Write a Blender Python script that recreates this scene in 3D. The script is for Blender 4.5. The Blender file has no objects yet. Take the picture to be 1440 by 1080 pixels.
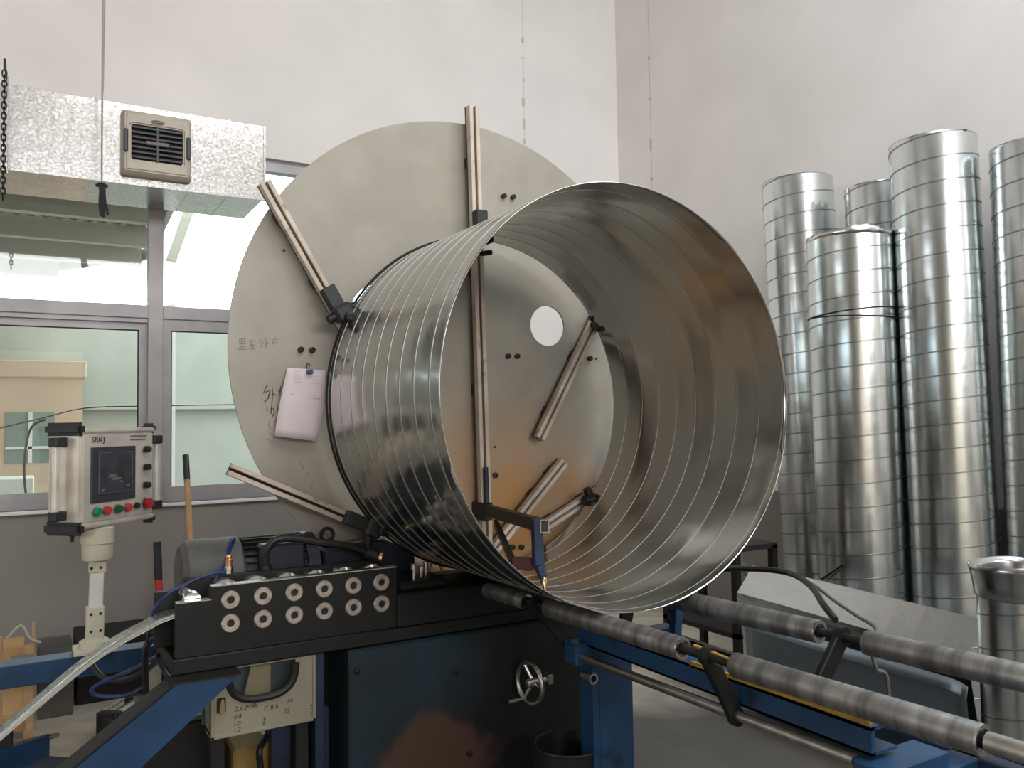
import bpy, bmesh, math, random
from mathutils import Vector, Matrix
random.seed(7)
S = bpy.context.scene
COL = S.collection
PI = math.pi

# ------------------------------------------------------------------ camera, world, lights, exposure
F, PITCH, ROLL, YAW, EYE = 1165.0, 0.0467, -0.0153, 0.527, 1.6
_fw = Vector((math.sin(YAW), math.cos(YAW), 0)); _rt = Vector((math.cos(YAW), -math.sin(YAW), 0)); _up = Vector((0, 0, 1))
FW = _fw * math.cos(PITCH) + _up * math.sin(PITCH)
_u2 = _up * math.cos(PITCH) - _fw * math.sin(PITCH)
RT = _rt * math.cos(ROLL) + _u2 * math.sin(ROLL)
UP = _u2 * math.cos(ROLL) - _rt * math.sin(ROLL)
cam_d = bpy.data.cameras.new('camera'); cam = bpy.data.objects.new('camera', cam_d); COL.objects.link(cam)
cam_d.sensor_width = 36.0; cam_d.lens = 36.0 * F / 1440.0; cam_d.clip_start = 0.05; cam_d.clip_end = 300
m3 = Matrix((RT, UP, -FW)).transposed()
cam.matrix_world = Matrix.Translation((0, 0, EYE)) @ m3.to_4x4()
S.camera = cam


def at(px, py, Y=None, Z=None, X=None):
    """point of the place seen at a photo pixel, on the plane Y, Z or X (metres, floor z = 0)"""
    d = RT * ((px - 720) / F) + UP * ((540 - py) / F) + FW
    t = Y / d.y if Y is not None else ((Z - EYE) / d.z if Z is not None else X / d.x)
    return Vector((0, 0, EYE)) + d * t


W = bpy.data.worlds.new('overcast_sky'); S.world = W; W.use_nodes = True
W.node_tree.nodes['Background'].inputs[0].default_value = (0.93, 0.97, 1.0, 1)
W.node_tree.nodes['Background'].inputs[1].default_value = 4.5


def area(name, loc, aim, sx, sy, power, col):
    d = bpy.data.lights.new(name, 'AREA'); d.shape = 'RECTANGLE'; d.size = sx; d.size_y = sy; d.energy = power; d.color = col
    o = bpy.data.objects.new(name, d); COL.objects.link(o); o.location = loc
    o.rotation_euler = Vector(aim).to_track_quat('-Z', 'Y').to_euler()
    return o


area('roof_skylight', (2.3, -0.9, 6.95), (0, 0, -1), 3.8, 2.6, 270, (1.0, 0.98, 0.96))
area('roof_skylight_right', (4.1, 1.3, 6.95), (0, 0, -1), 1.2, 2.2, 120, (0.62, 0.83, 1.0))
area('high_window_behind', (1.0, -8.9, 4.8), (0, 1, 0), 6.0, 1.6, 470, (0.98, 0.98, 1.0))
area('gate_behind', (-2.2, -8.9, 1.75), (0, 1, 0), 6.5, 3.3, 75, (1.0, 0.84, 0.66))
area('side_window_left', (-11.9, 1.0, 2.9), (1, 0, 0), 5.0, 1.6, 230, (0.92, 0.96, 1.0))
S.view_settings.view_transform = 'Standard'; S.view_settings.look = 'None'
S.view_settings.gamma = 1.0; S.view_settings.use_curve_mapping = False
S.view_settings.exposure = -0.1


# ------------------------------------------------------------------ materials
def sr(r, g, b):
    f = lambda v: (v / 255 / 12.92) if v / 255 <= 0.04045 else ((v / 255 + 0.055) / 1.055) ** 2.4
    return (f(r), f(g), f(b), 1)


MATS = {}


def mat(name, c1, c2=None, scale=6.0, rough=0.6, metal=0.0, bump=0.0, detail=6.0, lo=0.35, hi=0.65, stretch=(1, 1, 1),
        distort=0.0, c3=None, scale3=2.0, lo3=0.55, hi3=0.7, rvar=0.0, spec=0.5, coat=0.0):
    m = bpy.data.materials.new(name); m.use_nodes = True; MATS[name] = m
    n = m.node_tree.nodes; l = m.node_tree.links; b = n['Principled BSDF']
    b.inputs['Roughness'].default_value = rough; b.inputs['Metallic'].default_value = metal
    b.inputs['Specular IOR Level'].default_value = spec
    b.inputs['Coat Weight'].default_value = coat
    b.inputs['Base Color'].default_value = c1
    tc = n.new('ShaderNodeTexCoord'); mp = n.new('ShaderNodeMapping'); mp.inputs['Scale'].default_value = stretch
    l.new(tc.outputs['Object'], mp.inputs['Vector'])

    def noise(sc, a, z, dis=0.0):
        t = n.new('ShaderNodeTexNoise'); t.inputs['Scale'].default_value = sc; t.inputs['Detail'].default_value = detail
        t.inputs['Distortion'].default_value = dis
        l.new(mp.outputs['Vector'], t.inputs['Vector'])
        r = n.new('ShaderNodeMapRange'); r.inputs[1].default_value = a; r.inputs[2].default_value = z
        l.new(t.outputs['Fac'], r.inputs[0]); return t, r
    if c2 is not None:
        t, r = noise(scale, lo, hi, distort)
        mx = n.new('ShaderNodeMix'); mx.data_type = 'RGBA'; mx.inputs[6].default_value = c1; mx.inputs[7].default_value = c2
        l.new(r.outputs[0], mx.inputs[0]); out = mx.outputs[2]
        if c3 is not None:
            t3, r3 = noise(scale3, lo3, hi3)
            m3_ = n.new('ShaderNodeMix'); m3_.data_type = 'RGBA'; m3_.inputs[7].default_value = c3
            l.new(out, m3_.inputs[6]); l.new(r3.outputs[0], m3_.inputs[0]); out = m3_.outputs[2]
        l.new(out, b.inputs['Base Color'])
        if rvar:
            rr = n.new('ShaderNodeMapRange'); rr.inputs[3].default_value = rough - rvar; rr.inputs[4].default_value = rough + rvar
            l.new(r.outputs[0], rr.inputs[0]); l.new(rr.outputs[0], b.inputs['Roughness'])
        if bump:
            bp = n.new('ShaderNodeBump'); bp.inputs['Strength'].default_value = bump; bp.inputs['Distance'].default_value = 0.01
            l.new(t.outputs['Fac'], bp.inputs['Height']); l.new(bp.outputs[0], b.inputs['Normal'])
    return m


def galvanised(name, base, rough, scale=55, wob=0.12, wscale=2.0, var=0.13):
    """zinc sheet: voronoi spangle in tone and gloss, slow waviness of the sheet"""
    m = bpy.data.materials.new(name); m.use_nodes = True; MATS[name] = m
    n = m.node_tree.nodes; l = m.node_tree.links; b = n['Principled BSDF']; b.inputs['Metallic'].default_value = 1
    tc = n.new('ShaderNodeTexCoord'); v = n.new('ShaderNodeTexVoronoi'); v.inputs['Scale'].default_value = scale
    l.new(tc.outputs['Object'], v.inputs['Vector'])
    sep = n.new('ShaderNodeSeparateColor'); l.new(v.outputs['Color'], sep.inputs[0])
    nz = n.new('ShaderNodeTexNoise'); nz.inputs['Scale'].default_value = wscale; nz.inputs['Detail'].default_value = 3
    l.new(tc.outputs['Object'], nz.inputs['Vector'])
    a = n.new('ShaderNodeMapRange'); a.inputs[3].default_value = 1 - var; a.inputs[4].default_value = 1 + var * 0.5
    l.new(sep.outputs[0], a.inputs[0])
    mul = n.new('ShaderNodeVectorMath'); mul.operation = 'SCALE'; mul.inputs[0].default_value = base[:3]
    l.new(a.outputs[0], mul.inputs['Scale']); l.new(mul.outputs[0], b.inputs['Base Color'])
    r = n.new('ShaderNodeMapRange'); r.inputs[3].default_value = rough * (1 - var); r.inputs[4].default_value = rough * (1 + var)
    l.new(sep.outputs[1], r.inputs[0]); l.new(r.outputs[0], b.inputs['Roughness'])
    bp = n.new('ShaderNodeBump'); bp.inputs['Strength'].default_value = wob; bp.inputs['Distance'].default_value = 0.05
    l.new(nz.outputs['Fac'], bp.inputs['Height']); l.new(bp.outputs[0], b.inputs['Normal'])
    return m


def glass(name, tint, refl=0.12):
    m = bpy.data.materials.new(name); m.use_nodes = True; MATS[name] = m
    n = m.node_tree.nodes; l = m.node_tree.links; n.remove(n['Principled BSDF'])
    t = n.new('ShaderNodeBsdfTransparent'); t.inputs[0].default_value = tint
    g = n.new('ShaderNodeBsdfGlossy'); g.inputs['Roughness'].default_value = 0.02
    f = n.new('ShaderNodeFresnel'); f.inputs[0].default_value = 1.45
    mx = n.new('ShaderNodeMixShader'); l.new(f.outputs[0], mx.inputs[0]); l.new(t.outputs[0], mx.inputs[1]); l.new(g.outputs[0], mx.inputs[2])
    l.new(mx.outputs[0], n['Material Output'].inputs[0])
    return m


def wall_paint(name, upper, lower, split):
    """painted plaster: pale above, grey dado below the line z = split"""
    m = mat(name, upper, upper, rough=0.85)
    n = m.node_tree.nodes; l = m.node_tree.links; b = n['Principled BSDF']
    for lk in list(b.inputs['Base Color'].links): l.remove(lk)
    g = n.new('ShaderNodeNewGeometry'); s = n.new('ShaderNodeSeparateXYZ'); l.new(g.outputs['Position'], s.inputs[0])
    st = n.new('ShaderNodeMath'); st.operation = 'GREATER_THAN'; st.inputs[1].default_value = split; l.new(s.outputs[2], st.inputs[0])
    nz = n.new('ShaderNodeTexNoise'); nz.inputs['Scale'].default_value = 1.3; nz.inputs['Detail'].default_value = 8
    l.new(g.outputs['Position'], nz.inputs['Vector'])
    mr = n.new('ShaderNodeMapRange'); mr.inputs[1].default_value = 0.3; mr.inputs[2].default_value = 0.7
    mr.inputs[3].default_value = 0.93; mr.inputs[4].default_value = 1.04; l.new(nz.outputs[0], mr.inputs[0])
    mx = n.new('ShaderNodeMix'); mx.data_type = 'RGBA'; mx.inputs[6].default_value = lower; mx.inputs[7].default_value = upper
    l.new(st.outputs[0], mx.inputs[0])
    sc = n.new('ShaderNodeVectorMath'); sc.operation = 'SCALE'; l.new(mx.outputs[2], sc.inputs[0]); l.new(mr.outputs[0], sc.inputs['Scale'])
    l.new(sc.outputs[0], b.inputs['Base Color'])
    return m


wall_paint('plaster', sr(236, 230, 225), sr(140, 133, 127), 1.05)
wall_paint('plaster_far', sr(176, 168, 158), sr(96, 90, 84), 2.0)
mat('roof_white', sr(215, 213, 210), sr(200, 198, 196), 0.8, rough=0.8)
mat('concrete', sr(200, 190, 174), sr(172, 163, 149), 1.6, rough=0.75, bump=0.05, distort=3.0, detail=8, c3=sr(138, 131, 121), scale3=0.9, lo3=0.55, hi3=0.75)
mat('aluminium_frame', sr(172, 168, 168), sr(155, 152, 154), 4, rough=0.45, metal=0.25)
mat('dark_seal', sr(40, 42, 42), rough=0.6)
glass('clear_glass', (0.93, 0.97, 0.95, 1)); glass('green_glass', (0.90, 0.955, 0.92, 1))
galvanised('zinc_pipe', (0.70, 0.745, 0.745), 0.24, 90, 0.06, 3.0, 0.025)
galvanised('zinc_big', (0.54, 0.55, 0.53), 0.17, 60, 0.14, 2.0, 0.03)
galvanised('zinc_duct', (0.58, 0.575, 0.565), 0.19, 95, 0.04, 2.0, 0.25)
galvanised('zinc_sheet', (0.52, 0.54, 0.545), 0.22, 40, 0.05, 1.4, 0.05)
galvanised('zinc_strip', (0.80, 0.81, 0.79), 0.28, 60, 0.0, 3.0, 0.06)
mat('seam_metal', (0.44, 0.45, 0.43, 1), rough=0.36, metal=1.0)
mat('seam_dark', (0.30, 0.32, 0.32, 1), rough=0.3, metal=1.0)
mat('steel', (0.55, 0.53, 0.50, 1), (0.40, 0.38, 0.35, 1), 30, rough=0.33, metal=1.0)
mat('steel_bright', (0.78, 0.77, 0.74, 1), (0.62, 0.60, 0.57, 1), 25, rough=0.22, metal=1.0)
mat('steel_roll_end', (0.56, 0.50, 0.44, 1), (0.44, 0.38, 0.33, 1), 60, rough=0.45, metal=0.8)
mat('roller_steel', (0.42, 0.41, 0.39, 1), (0.16, 0.155, 0.15, 1), 3.0, rough=0.45, metal=0.85, stretch=(1, 6, 1), lo=0.40, hi=0.62, rvar=0.08, c3=(0.25, 0.24, 0.23, 1), scale3=9)
mat('black_steel', sr(29, 31, 30), sr(21, 22, 21), 7, rough=0.5, metal=0.3, bump=0.02)
mat('black_plastic', sr(38, 39, 42), sr(28, 29, 31), 9, rough=0.5)
mat('rubber', sr(24, 24, 26), rough=0.55)
mat('blue_paint', sr(30, 70, 108), sr(24, 54, 86), 5, rough=0.42, c3=sr(24, 38, 54), scale3=7, lo3=0.60, hi3=0.72, bump=0.03)
mat('blue_dark', sr(26, 44, 76), sr(18, 26, 42), 4, rough=0.5, bump=0.03)
mat('pedestal_paint', sr(18, 44, 56), sr(14, 26, 28), 2.6, rough=0.5, bump=0.05)
mat('grime', sr(23, 23, 23), sr(15, 15, 15), 5, rough=0.6, bump=0.05)
mat('ivory_plastic', sr(196, 188, 172), sr(180, 170, 154), 3, rough=0.5)
mat('vent_dark', sr(66, 66, 72), rough=0.5)
mat('vent_badge', sr(112, 96, 92), rough=0.5)
mat('cabinet_cream', sr(148, 144, 126), sr(130, 126, 110), 3, rough=0.55)
mat('panel_silver', (0.76, 0.71, 0.63, 1), (0.58, 0.53, 0.46, 1), 8, rough=0.4, metal=0.35)
mat('panel_face', sr(206, 199, 188), sr(186, 177, 165), 6, rough=0.45, metal=0.1)
mat('post_white', sr(214, 212, 206), sr(196, 194, 188), 5, rough=0.5)
mat('post_cream', sr(196, 192, 172), rough=0.55)
mat('screen', sr(48, 52, 58), sr(66, 70, 76), 14, rough=0.25)
mat('screen_frame', sr(52, 56, 62), rough=0.45)
mat('screen_line', sr(110, 116, 120), rough=0.5)
mat('smudge', sr(104, 104, 102), rough=0.6)
mat('green_button', sr(14, 140, 112), rough=0.4); mat('dkgreen_button', sr(20, 92, 62), rough=0.4)
mat('red_button', sr(196, 56, 66), rough=0.4); mat('estop_red', sr(176, 40, 44), rough=0.4)
mat('ink', sr(58, 54, 50), rough=0.8); mat('ink_faint', sr(126, 120, 110), rough=0.8); mat('print_faint', sr(168, 158, 158), rough=0.8)
mat('logo_dark', sr(62, 30, 44), rough=0.5)
mat('paper', sr(214, 202, 206), sr(206, 194, 198), 4, rough=0.8)
mat('clip_blue', sr(36, 66, 112), rough=0.4)
mat('wood', sr(196, 156, 112), sr(170, 130, 88), 3, rough=0.7, stretch=(6, 6, 0.7))
mat('wood_pale', sr(206, 172, 128), sr(186, 150, 106), 2.5, rough=0.75, stretch=(1, 1, 5))
mat('red_paint', sr(205, 44, 44), sr(180, 36, 36), 5, rough=0.45)
mat('grey_box', sr(104, 100, 94), sr(92, 88, 84), 3, rough=0.7)
mat('brass', (0.72, 0.55, 0.28, 1), (0.55, 0.40, 0.2, 1), 30, rough=0.3, metal=1.0)
mat('copper', (0.72, 0.36, 0.18, 1), rough=0.35, metal=0.9)
mat('motor_grey', sr(92, 90, 86), sr(66, 66, 64), 4, rough=0.6, bump=0.04)
mat('motor_blue', sr(34, 42, 62), sr(24, 30, 42), 5, rough=0.5, bump=0.04)
mat('cable', sr(22, 22, 24), rough=0.45)
mat('hose_blue', sr(26, 48, 92), rough=0.35)
mat('yellow_paint', sr(176, 136, 52), sr(140, 108, 44), 8, rough=0.5)
mat('rail_steel', sr(206, 194, 180), sr(178, 164, 148), 5, rough=0.5, metal=0.0, stretch=(1, 1, 1), c3=sr(112, 96, 80), scale3=16, lo3=0.6, hi3=0.8)
mat('rail_slot', sr(70, 56, 50), rough=0.6)
mat('rope', sr(168, 160, 152), rough=0.9)
mat('frayed', sr(44, 42, 42), rough=0.9)
mat('bucket_black', sr(26, 26, 27), rough=0.5)
mat('cardboard', sr(156, 128, 74), sr(130, 104, 60), 6, rough=0.8)
mat('outdoor_wall', sr(172, 174, 168), sr(158, 161, 155), 1.2, rough=0.85)
mat('outdoor_pink', sr(214, 186, 166), sr(204, 176, 156), 1.2, rough=0.85)
mat('outdoor_glass', sr(128, 142, 138), rough=0.2)
mat('canopy_sheet', sr(206, 198, 172), sr(170, 166, 148), 3, rough=0.6, stretch=(4, 0.4, 1))
mat('canopy_beam', sr(164, 164, 152), rough=0.6)
mat('outdoor_ground', sr(150, 148, 142), rough=0.9)


def disc_paint():
    m = mat('disc_paint', sr(160, 155, 143), sr(149, 143, 132), 5, rough=0.42, bump=0.015, detail=9)
    n = m.node_tree.nodes; l = m.node_tree.links; b = n['Principled BSDF']
    src = b.inputs['Base Color'].links[0].from_socket
    g = n.new('ShaderNodeNewGeometry')
    d = n.new('ShaderNodeVectorMath'); d.operation = 'DISTANCE'; d.inputs[1].default_value = (2.0, 3.52, 1.05)
    l.new(g.outputs['Position'], d.inputs[0])
    nz = n.new('ShaderNodeTexNoise'); nz.inputs['Scale'].default_value = 3.2; nz.inputs['Detail'].default_value = 9
    l.new(g.outputs['Position'], nz.inputs['Vector'])
    ad = n.new('ShaderNodeMath'); ad.operation = 'MULTIPLY_ADD'; ad.inputs[1].default_value = 0.9; l.new(nz.outputs[0], ad.inputs[0]); l.new(d.outputs['Value'], ad.inputs[2])
    r = n.new('ShaderNodeMapRange'); r.inputs[1].default_value = 1.25; r.inputs[2].default_value = 0.55; l.new(ad.outputs[0], r.inputs[0])
    mx = n.new('ShaderNodeMix'); mx.data_type = 'RGBA'; l.new(r.outputs[0], mx.inputs[0]); l.new(src, mx.inputs[6]); mx.inputs[7].default_value = sr(172, 128, 80)
    l.new(mx.outputs[2], b.inputs['Base Color'])


disc_paint()


def floor_grime_shade():  # grime plus shade painted into the concrete: darker around the machine, lighter towards the window
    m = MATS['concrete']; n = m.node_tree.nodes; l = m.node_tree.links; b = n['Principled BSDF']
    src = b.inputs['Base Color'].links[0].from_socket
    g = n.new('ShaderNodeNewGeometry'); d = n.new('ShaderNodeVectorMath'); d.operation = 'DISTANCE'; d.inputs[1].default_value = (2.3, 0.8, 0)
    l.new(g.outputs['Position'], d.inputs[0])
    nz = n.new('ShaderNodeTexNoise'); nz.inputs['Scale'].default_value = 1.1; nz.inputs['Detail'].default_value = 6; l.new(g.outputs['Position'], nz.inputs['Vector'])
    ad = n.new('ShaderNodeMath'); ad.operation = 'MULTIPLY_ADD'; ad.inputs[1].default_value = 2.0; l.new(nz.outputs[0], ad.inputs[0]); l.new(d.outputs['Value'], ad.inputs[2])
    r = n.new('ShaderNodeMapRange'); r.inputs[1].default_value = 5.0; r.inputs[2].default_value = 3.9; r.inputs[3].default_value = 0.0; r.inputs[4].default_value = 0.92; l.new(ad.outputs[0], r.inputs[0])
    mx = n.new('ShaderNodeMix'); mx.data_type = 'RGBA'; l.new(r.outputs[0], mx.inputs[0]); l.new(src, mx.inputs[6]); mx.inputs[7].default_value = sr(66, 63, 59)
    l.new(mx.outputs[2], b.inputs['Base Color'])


floor_grime_shade()


def pedestal_wear():
    m = MATS['pedestal_paint']; n = m.node_tree.nodes; l = m.node_tree.links; b = n['Principled BSDF']
    src = b.inputs['Base Color'].links[0].from_socket
    g = n.new('ShaderNodeNewGeometry'); nz = n.new('ShaderNodeTexNoise'); nz.inputs['Scale'].default_value = 4.0; nz.inputs['Detail'].default_value = 8
    l.new(g.outputs['Position'], nz.inputs['Vector'])

    def blot(centre, amp, r0, r1, col, inp):
        d = n.new('ShaderNodeVectorMath'); d.operation = 'DISTANCE'; d.inputs[1].default_value = centre; l.new(g.outputs['Position'], d.inputs[0])
        ad = n.new('ShaderNodeMath'); ad.operation = 'MULTIPLY_ADD'; ad.inputs[1].default_value = amp; l.new(nz.outputs[0], ad.inputs[0]); l.new(d.outputs['Value'], ad.inputs[2])
        r = n.new('ShaderNodeMapRange'); r.inputs[1].default_value = r1; r.inputs[2].default_value = r0; l.new(ad.outputs[0], r.inputs[0])
        mx = n.new('ShaderNodeMix'); mx.data_type = 'RGBA'; l.new(r.outputs[0], mx.inputs[0]); l.new(inp, mx.inputs[6]); mx.inputs[7].default_value = col
        return mx.outputs[2]
    s1 = blot((2.05, 3.1, 0.35), 0.6, 0.80, 1.05, sr(13, 14, 15), src)
    s2 = blot((1.42, 3.1, 0.22), 0.6, 0.50, 0.58, sr(72, 52, 40), s1)
    l.new(s2, b.inputs['Base Color'])


pedestal_wear()


# ------------------------------------------------------------------ geometry helpers
def NB(): return bmesh.new()


def box(bm, lo, hi, bev=0.0, rot=None, seg=1):
    lo = Vector(lo); hi = Vector(hi); c = (lo + hi) / 2; s = hi - lo
    t = bmesh.new(); bmesh.ops.create_cube(t, size=1.0)
    for v in t.verts: v.co = Vector((v.co.x * s.x, v.co.y * s.y, v.co.z * s.z))
    if bev > 0: bmesh.ops.bevel(t, geom=t.edges[:], offset=min(bev, min(abs(s.x), abs(s.y), abs(s.z)) * 0.45), segments=seg, affect='EDGES')
    M = Matrix.Translation(c) @ (rot.to_4x4() if rot else Matrix())
    add(bm, t, M); return bm


def add(bm, t, M=None):
    if M: bmesh.ops.transform(t, matrix=M, verts=t.verts[:])
    bmesh.ops.recalc_face_normals(t, faces=t.faces[:])
    me = bpy.data.meshes.new('t'); t.to_mesh(me); t.free(); bm.from_mesh(me); bpy.data.meshes.remove(me)


def beam(bm, a, b, w, h, up=(0, 0, 1), bev=0.0):
    """box whose long axis runs from a to b, w across, h along up"""
    a = Vector(a); b = Vector(b); y = (b - a); L = y.length; y.normalize()
    x = y.cross(Vector(up)); x.normalize(); z = x.cross(y)
    t = bmesh.new(); bmesh.ops.create_cube(t, size=1.0)
    for v in t.verts: v.co = Vector((v.co.x * w, v.co.y * L, v.co.z * h))
    if bev > 0: bmesh.ops.bevel(t, geom=t.edges[:], offset=bev, segments=1, affect='EDGES')
    R = Matrix((x, y, z)).transposed()
    add(bm, t, Matrix.Translation((a + b) / 2) @ R.to_4x4()); return bm


def smooth_path(pts, sub=6):
    P = [Vector(p) for p in pts]; out = []
    for i in range(len(P) - 1):
        p0 = P[max(i - 1, 0)]; p1 = P[i]; p2 = P[i + 1]; p3 = P[min(i + 2, len(P) - 1)]
        for k in range(sub):
            t = k / sub
            out.append(0.5 * ((2 * p1) + (p2 - p0) * t + (2 * p0 - 5 * p1 + 4 * p2 - p3) * t * t + (3 * p1 - p0 - 3 * p2 + p3) * t ** 3))
    out.append(P[-1]); return out


def tube(bm, pts, r, n=10, sub=0, closed=False):
    if sub: pts = smooth_path(pts, sub)
    P = [Vector(p) for p in pts]; t = bmesh.new(); rings = []
    prev = None
    for i, p in enumerate(P):
        d = (P[min(i + 1, len(P) - 1)] - P[max(i - 1, 0)])
        if closed: d = P[(i + 1) % len(P)] - P[i - 1]
        if d.length < 1e-9: d = Vector((0, 0, 1))
        d.normalize()
        if prev is None:
            u = d.orthogonal().normalized()
        else:
            u = prev - d * prev.dot(d)
            u = u.normalized() if u.length > 1e-6 else d.orthogonal().normalized()
        prev = u; w = d.cross(u)
        rr = r[i] if isinstance(r, (list, tuple)) else r
        rings.append([t.verts.new(p + (u * math.cos(2 * PI * k / n) + w * math.sin(2 * PI * k / n)) * rr) for k in range(n)])
    m = len(rings)
    for i in range(m if closed else m - 1):
        a = rings[i]; b = rings[(i + 1) % m]
        for k in range(n): t.faces.new((a[k], a[(k + 1) % n], b[(k + 1) % n], b[k]))
    if not closed:
        t.faces.new(rings[0][::-1]); t.faces.new(rings[-1])
    add(bm, t); return bm


def lathe(bm, prof, o, axis, n=32):
    """prof: (radius, distance along axis) pairs; closed solid of revolution when radii start/end at 0"""
    o = Vector(o); a = Vector(axis).normalized(); u = a.orthogonal().normalized(); w = a.cross(u)
    t = bmesh.new(); rings = []
    for r, h in prof:
        if r < 1e-6: rings.append([t.verts.new(o + a * h)])
        else: rings.append([t.verts.new(o + a * h + (u * math.cos(2 * PI * k / n) + w * math.sin(2 * PI * k / n)) * r) for k in range(n)])
    for A, B in zip(rings, rings[1:]):
        for k in range(n):
            k2 = (k + 1) % n
            if len(A) == 1 and len(B) == 1: continue
            if len(A) == 1: t.faces.new((A[0], B[k2], B[k]))
            elif len(B) == 1: t.faces.new((A[k], A[k2], B[0]))
            else: t.faces.new((A[k], A[k2], B[k2], B[k]))
    add(bm, t); return bm


def prism(bm, poly, fn, d0, d1, bev=0.0):
    """polygon (a, b) pairs pushed from d0 to d1; fn(a, b, d) -> point"""
    t = bmesh.new()
    A = [t.verts.new(fn(a, b, d0)) for a, b in poly]; B = [t.verts.new(fn(a, b, d1)) for a, b in poly]; n = len(poly)
    t.faces.new(A); t.faces.new(B[::-1])
    for k in range(n): t.faces.new((A[k], B[k], B[(k + 1) % n], A[(k + 1) % n]))
    if bev: bmesh.ops.bevel(t, geom=t.edges[:], offset=bev, segments=1, affect='EDGES')
    add(bm, t); return bm


XZ = lambda a, b, d: Vector((a, d, b))
YZ = lambda a, b, d: Vector((d, a, b))
XY = lambda a, b, d: Vector((a, b, d))


def obj(name, bm, m, parent=None, smooth=False, ang=0.6):
    me = bpy.data.meshes.new(name); bm.to_mesh(me); bm.free()
    me.materials.append(MATS[m])
    if smooth:
        for p in me.polygons: p.use_smooth = True
        me.set_sharp_from_angle(angle=ang)
    o = bpy.data.objects.new(name, me); COL.objects.link(o)
    if parent is not None:
        o.parent = parent
        off = Vector((0, 0, 0)); q = parent
        while q is not None: off += q.location; q = q.parent
        o.location = -off
    return o


def thing(name, label, cat, loc=(0, 0, 0), group=None):
    o = bpy.data.objects.new(name, None); COL.objects.link(o); o.location = loc; o.empty_display_size = 0.1
    o['label'] = label; o['category'] = cat
    if group: o['group'] = group
    return o


def tag(o, label, cat, group=None):
    o['label'] = label; o['category'] = cat
    if group: o['group'] = group
    return o


def struct(o, label=None):
    o['kind'] = 'structure'
    if label: o['label'] = label
    return o


def strokes(bm, lines, fn, r):
    for ln in lines: tube(bm, [fn(a, b) for a, b in ln], r, 4)


def text_mesh(name, body, size, M, m, parent, ext=0.0008, shear=0.0):
    cu = bpy.data.curves.new(name, 'FONT'); cu.body = body; cu.size = size; cu.extrude = ext; cu.shear = shear
    cu.align_x = 'CENTER'; cu.align_y = 'CENTER'; cu.resolution_u = 2
    o = bpy.data.objects.new('t', cu); COL.objects.link(o)
    dg = bpy.context.evaluated_depsgraph_get(); me = bpy.data.meshes.new_from_object(o.evaluated_get(dg))
    bpy.data.objects.remove(o)
    me.transform(M); bm = NB(); bm.from_mesh(me); bpy.data.meshes.remove(me)
    return obj(name, bm, m, parent)


def frame_M(o, x, y):
    x = Vector(x).normalized(); y = Vector(y).normalized(); z = x.cross(y)
    return Matrix.Translation(o) @ Matrix((x, y, z)).transposed().to_4x4()


# ------------------------------------------------------------------ the room
YW, XS, HZ = 6.35, 4.93, 7.0
XL, YB = -12.0, -9.0
WX0, WX1, WZ0, WZ1 = -2.6, 2.48, 1.07, 3.66          # window opening
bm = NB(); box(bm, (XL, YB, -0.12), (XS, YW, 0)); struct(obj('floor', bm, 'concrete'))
bm = NB(); box(bm, (XL, YB, HZ), (XS, YW, HZ + 0.15)); struct(obj('ceiling', bm, 'roof_white'))
bm = NB()
box(bm, (XL, YW, 0), (WX0, YW + 0.24, HZ)); box(bm, (WX1, YW, 0), (XS + 0.24, YW + 0.24, HZ))
box(bm, (WX0, YW, 0), (WX1, YW + 0.24, WZ0)); box(bm, (WX0, YW, WZ1), (WX1, YW + 0.24, HZ))
wall_f = struct(obj('wall_window_side', bm, 'plaster'))
bm = NB(); box(bm, (XS, YB, 0), (XS + 0.24, YW, HZ)); wall_s = struct(obj('wall_right', bm, 'plaster'))
bm = NB(); box(bm, (XL - 0.24, YB, 0), (XL, YW + 0.24, HZ)); struct(obj('wall_left', bm, 'plaster_far'))
bm = NB(); box(bm, (XL - 0.24, YB - 0.24, 0), (XS + 0.24, YB, HZ)); struct(obj('wall_behind', bm, 'plaster_far'))
# joints of the corner column (fine crack with little pits)
bm = NB(); x = at(736, 100, Y=YW).x
box(bm, (x - 0.002, YW - 0.001, 1.05), (x + 0.002, YW + 0.01, HZ))
for k in range(26): box(bm, (x - 0.012 + random.uniform(-.01, .01), YW - 0.004, 1.3 + k * 0.19 + random.uniform(-.08, .08)), (x + 0.008, YW + 0.01, 1.325 + k * 0.19))
mat('joint', sr(196, 188, 180), rough=0.9)
o = obj('column_joint', bm, 'joint', wall_f)
bm = NB(); y = at(914, 130, X=XS).y
box(bm, (XS - 0.001, y - 0.002, 1.05), (XS + 0.01, y + 0.002, HZ))
for k in range(12): box(bm, (XS - 0.005, y - 0.008, 2.7 + k * 0.37 + random.uniform(-.1, .1)), (XS + 0.01, y + 0.012, 2.72 + k * 0.37))
mat('joint_dark', sr(188, 180, 174), rough=0.9)
obj('column_joint', bm, 'joint_dark', wall_s)
# sill
bm = NB(); box(bm, (WX0 - 0.05, YW - 0.03, WZ0 - 0.025), (WX1 + 0.05, YW + 0.1, WZ0), 0.004)
mat('sill_white', sr(228, 226, 224), rough=0.5)
struct(obj('trim_1', bm, 'sill_white'))

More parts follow.
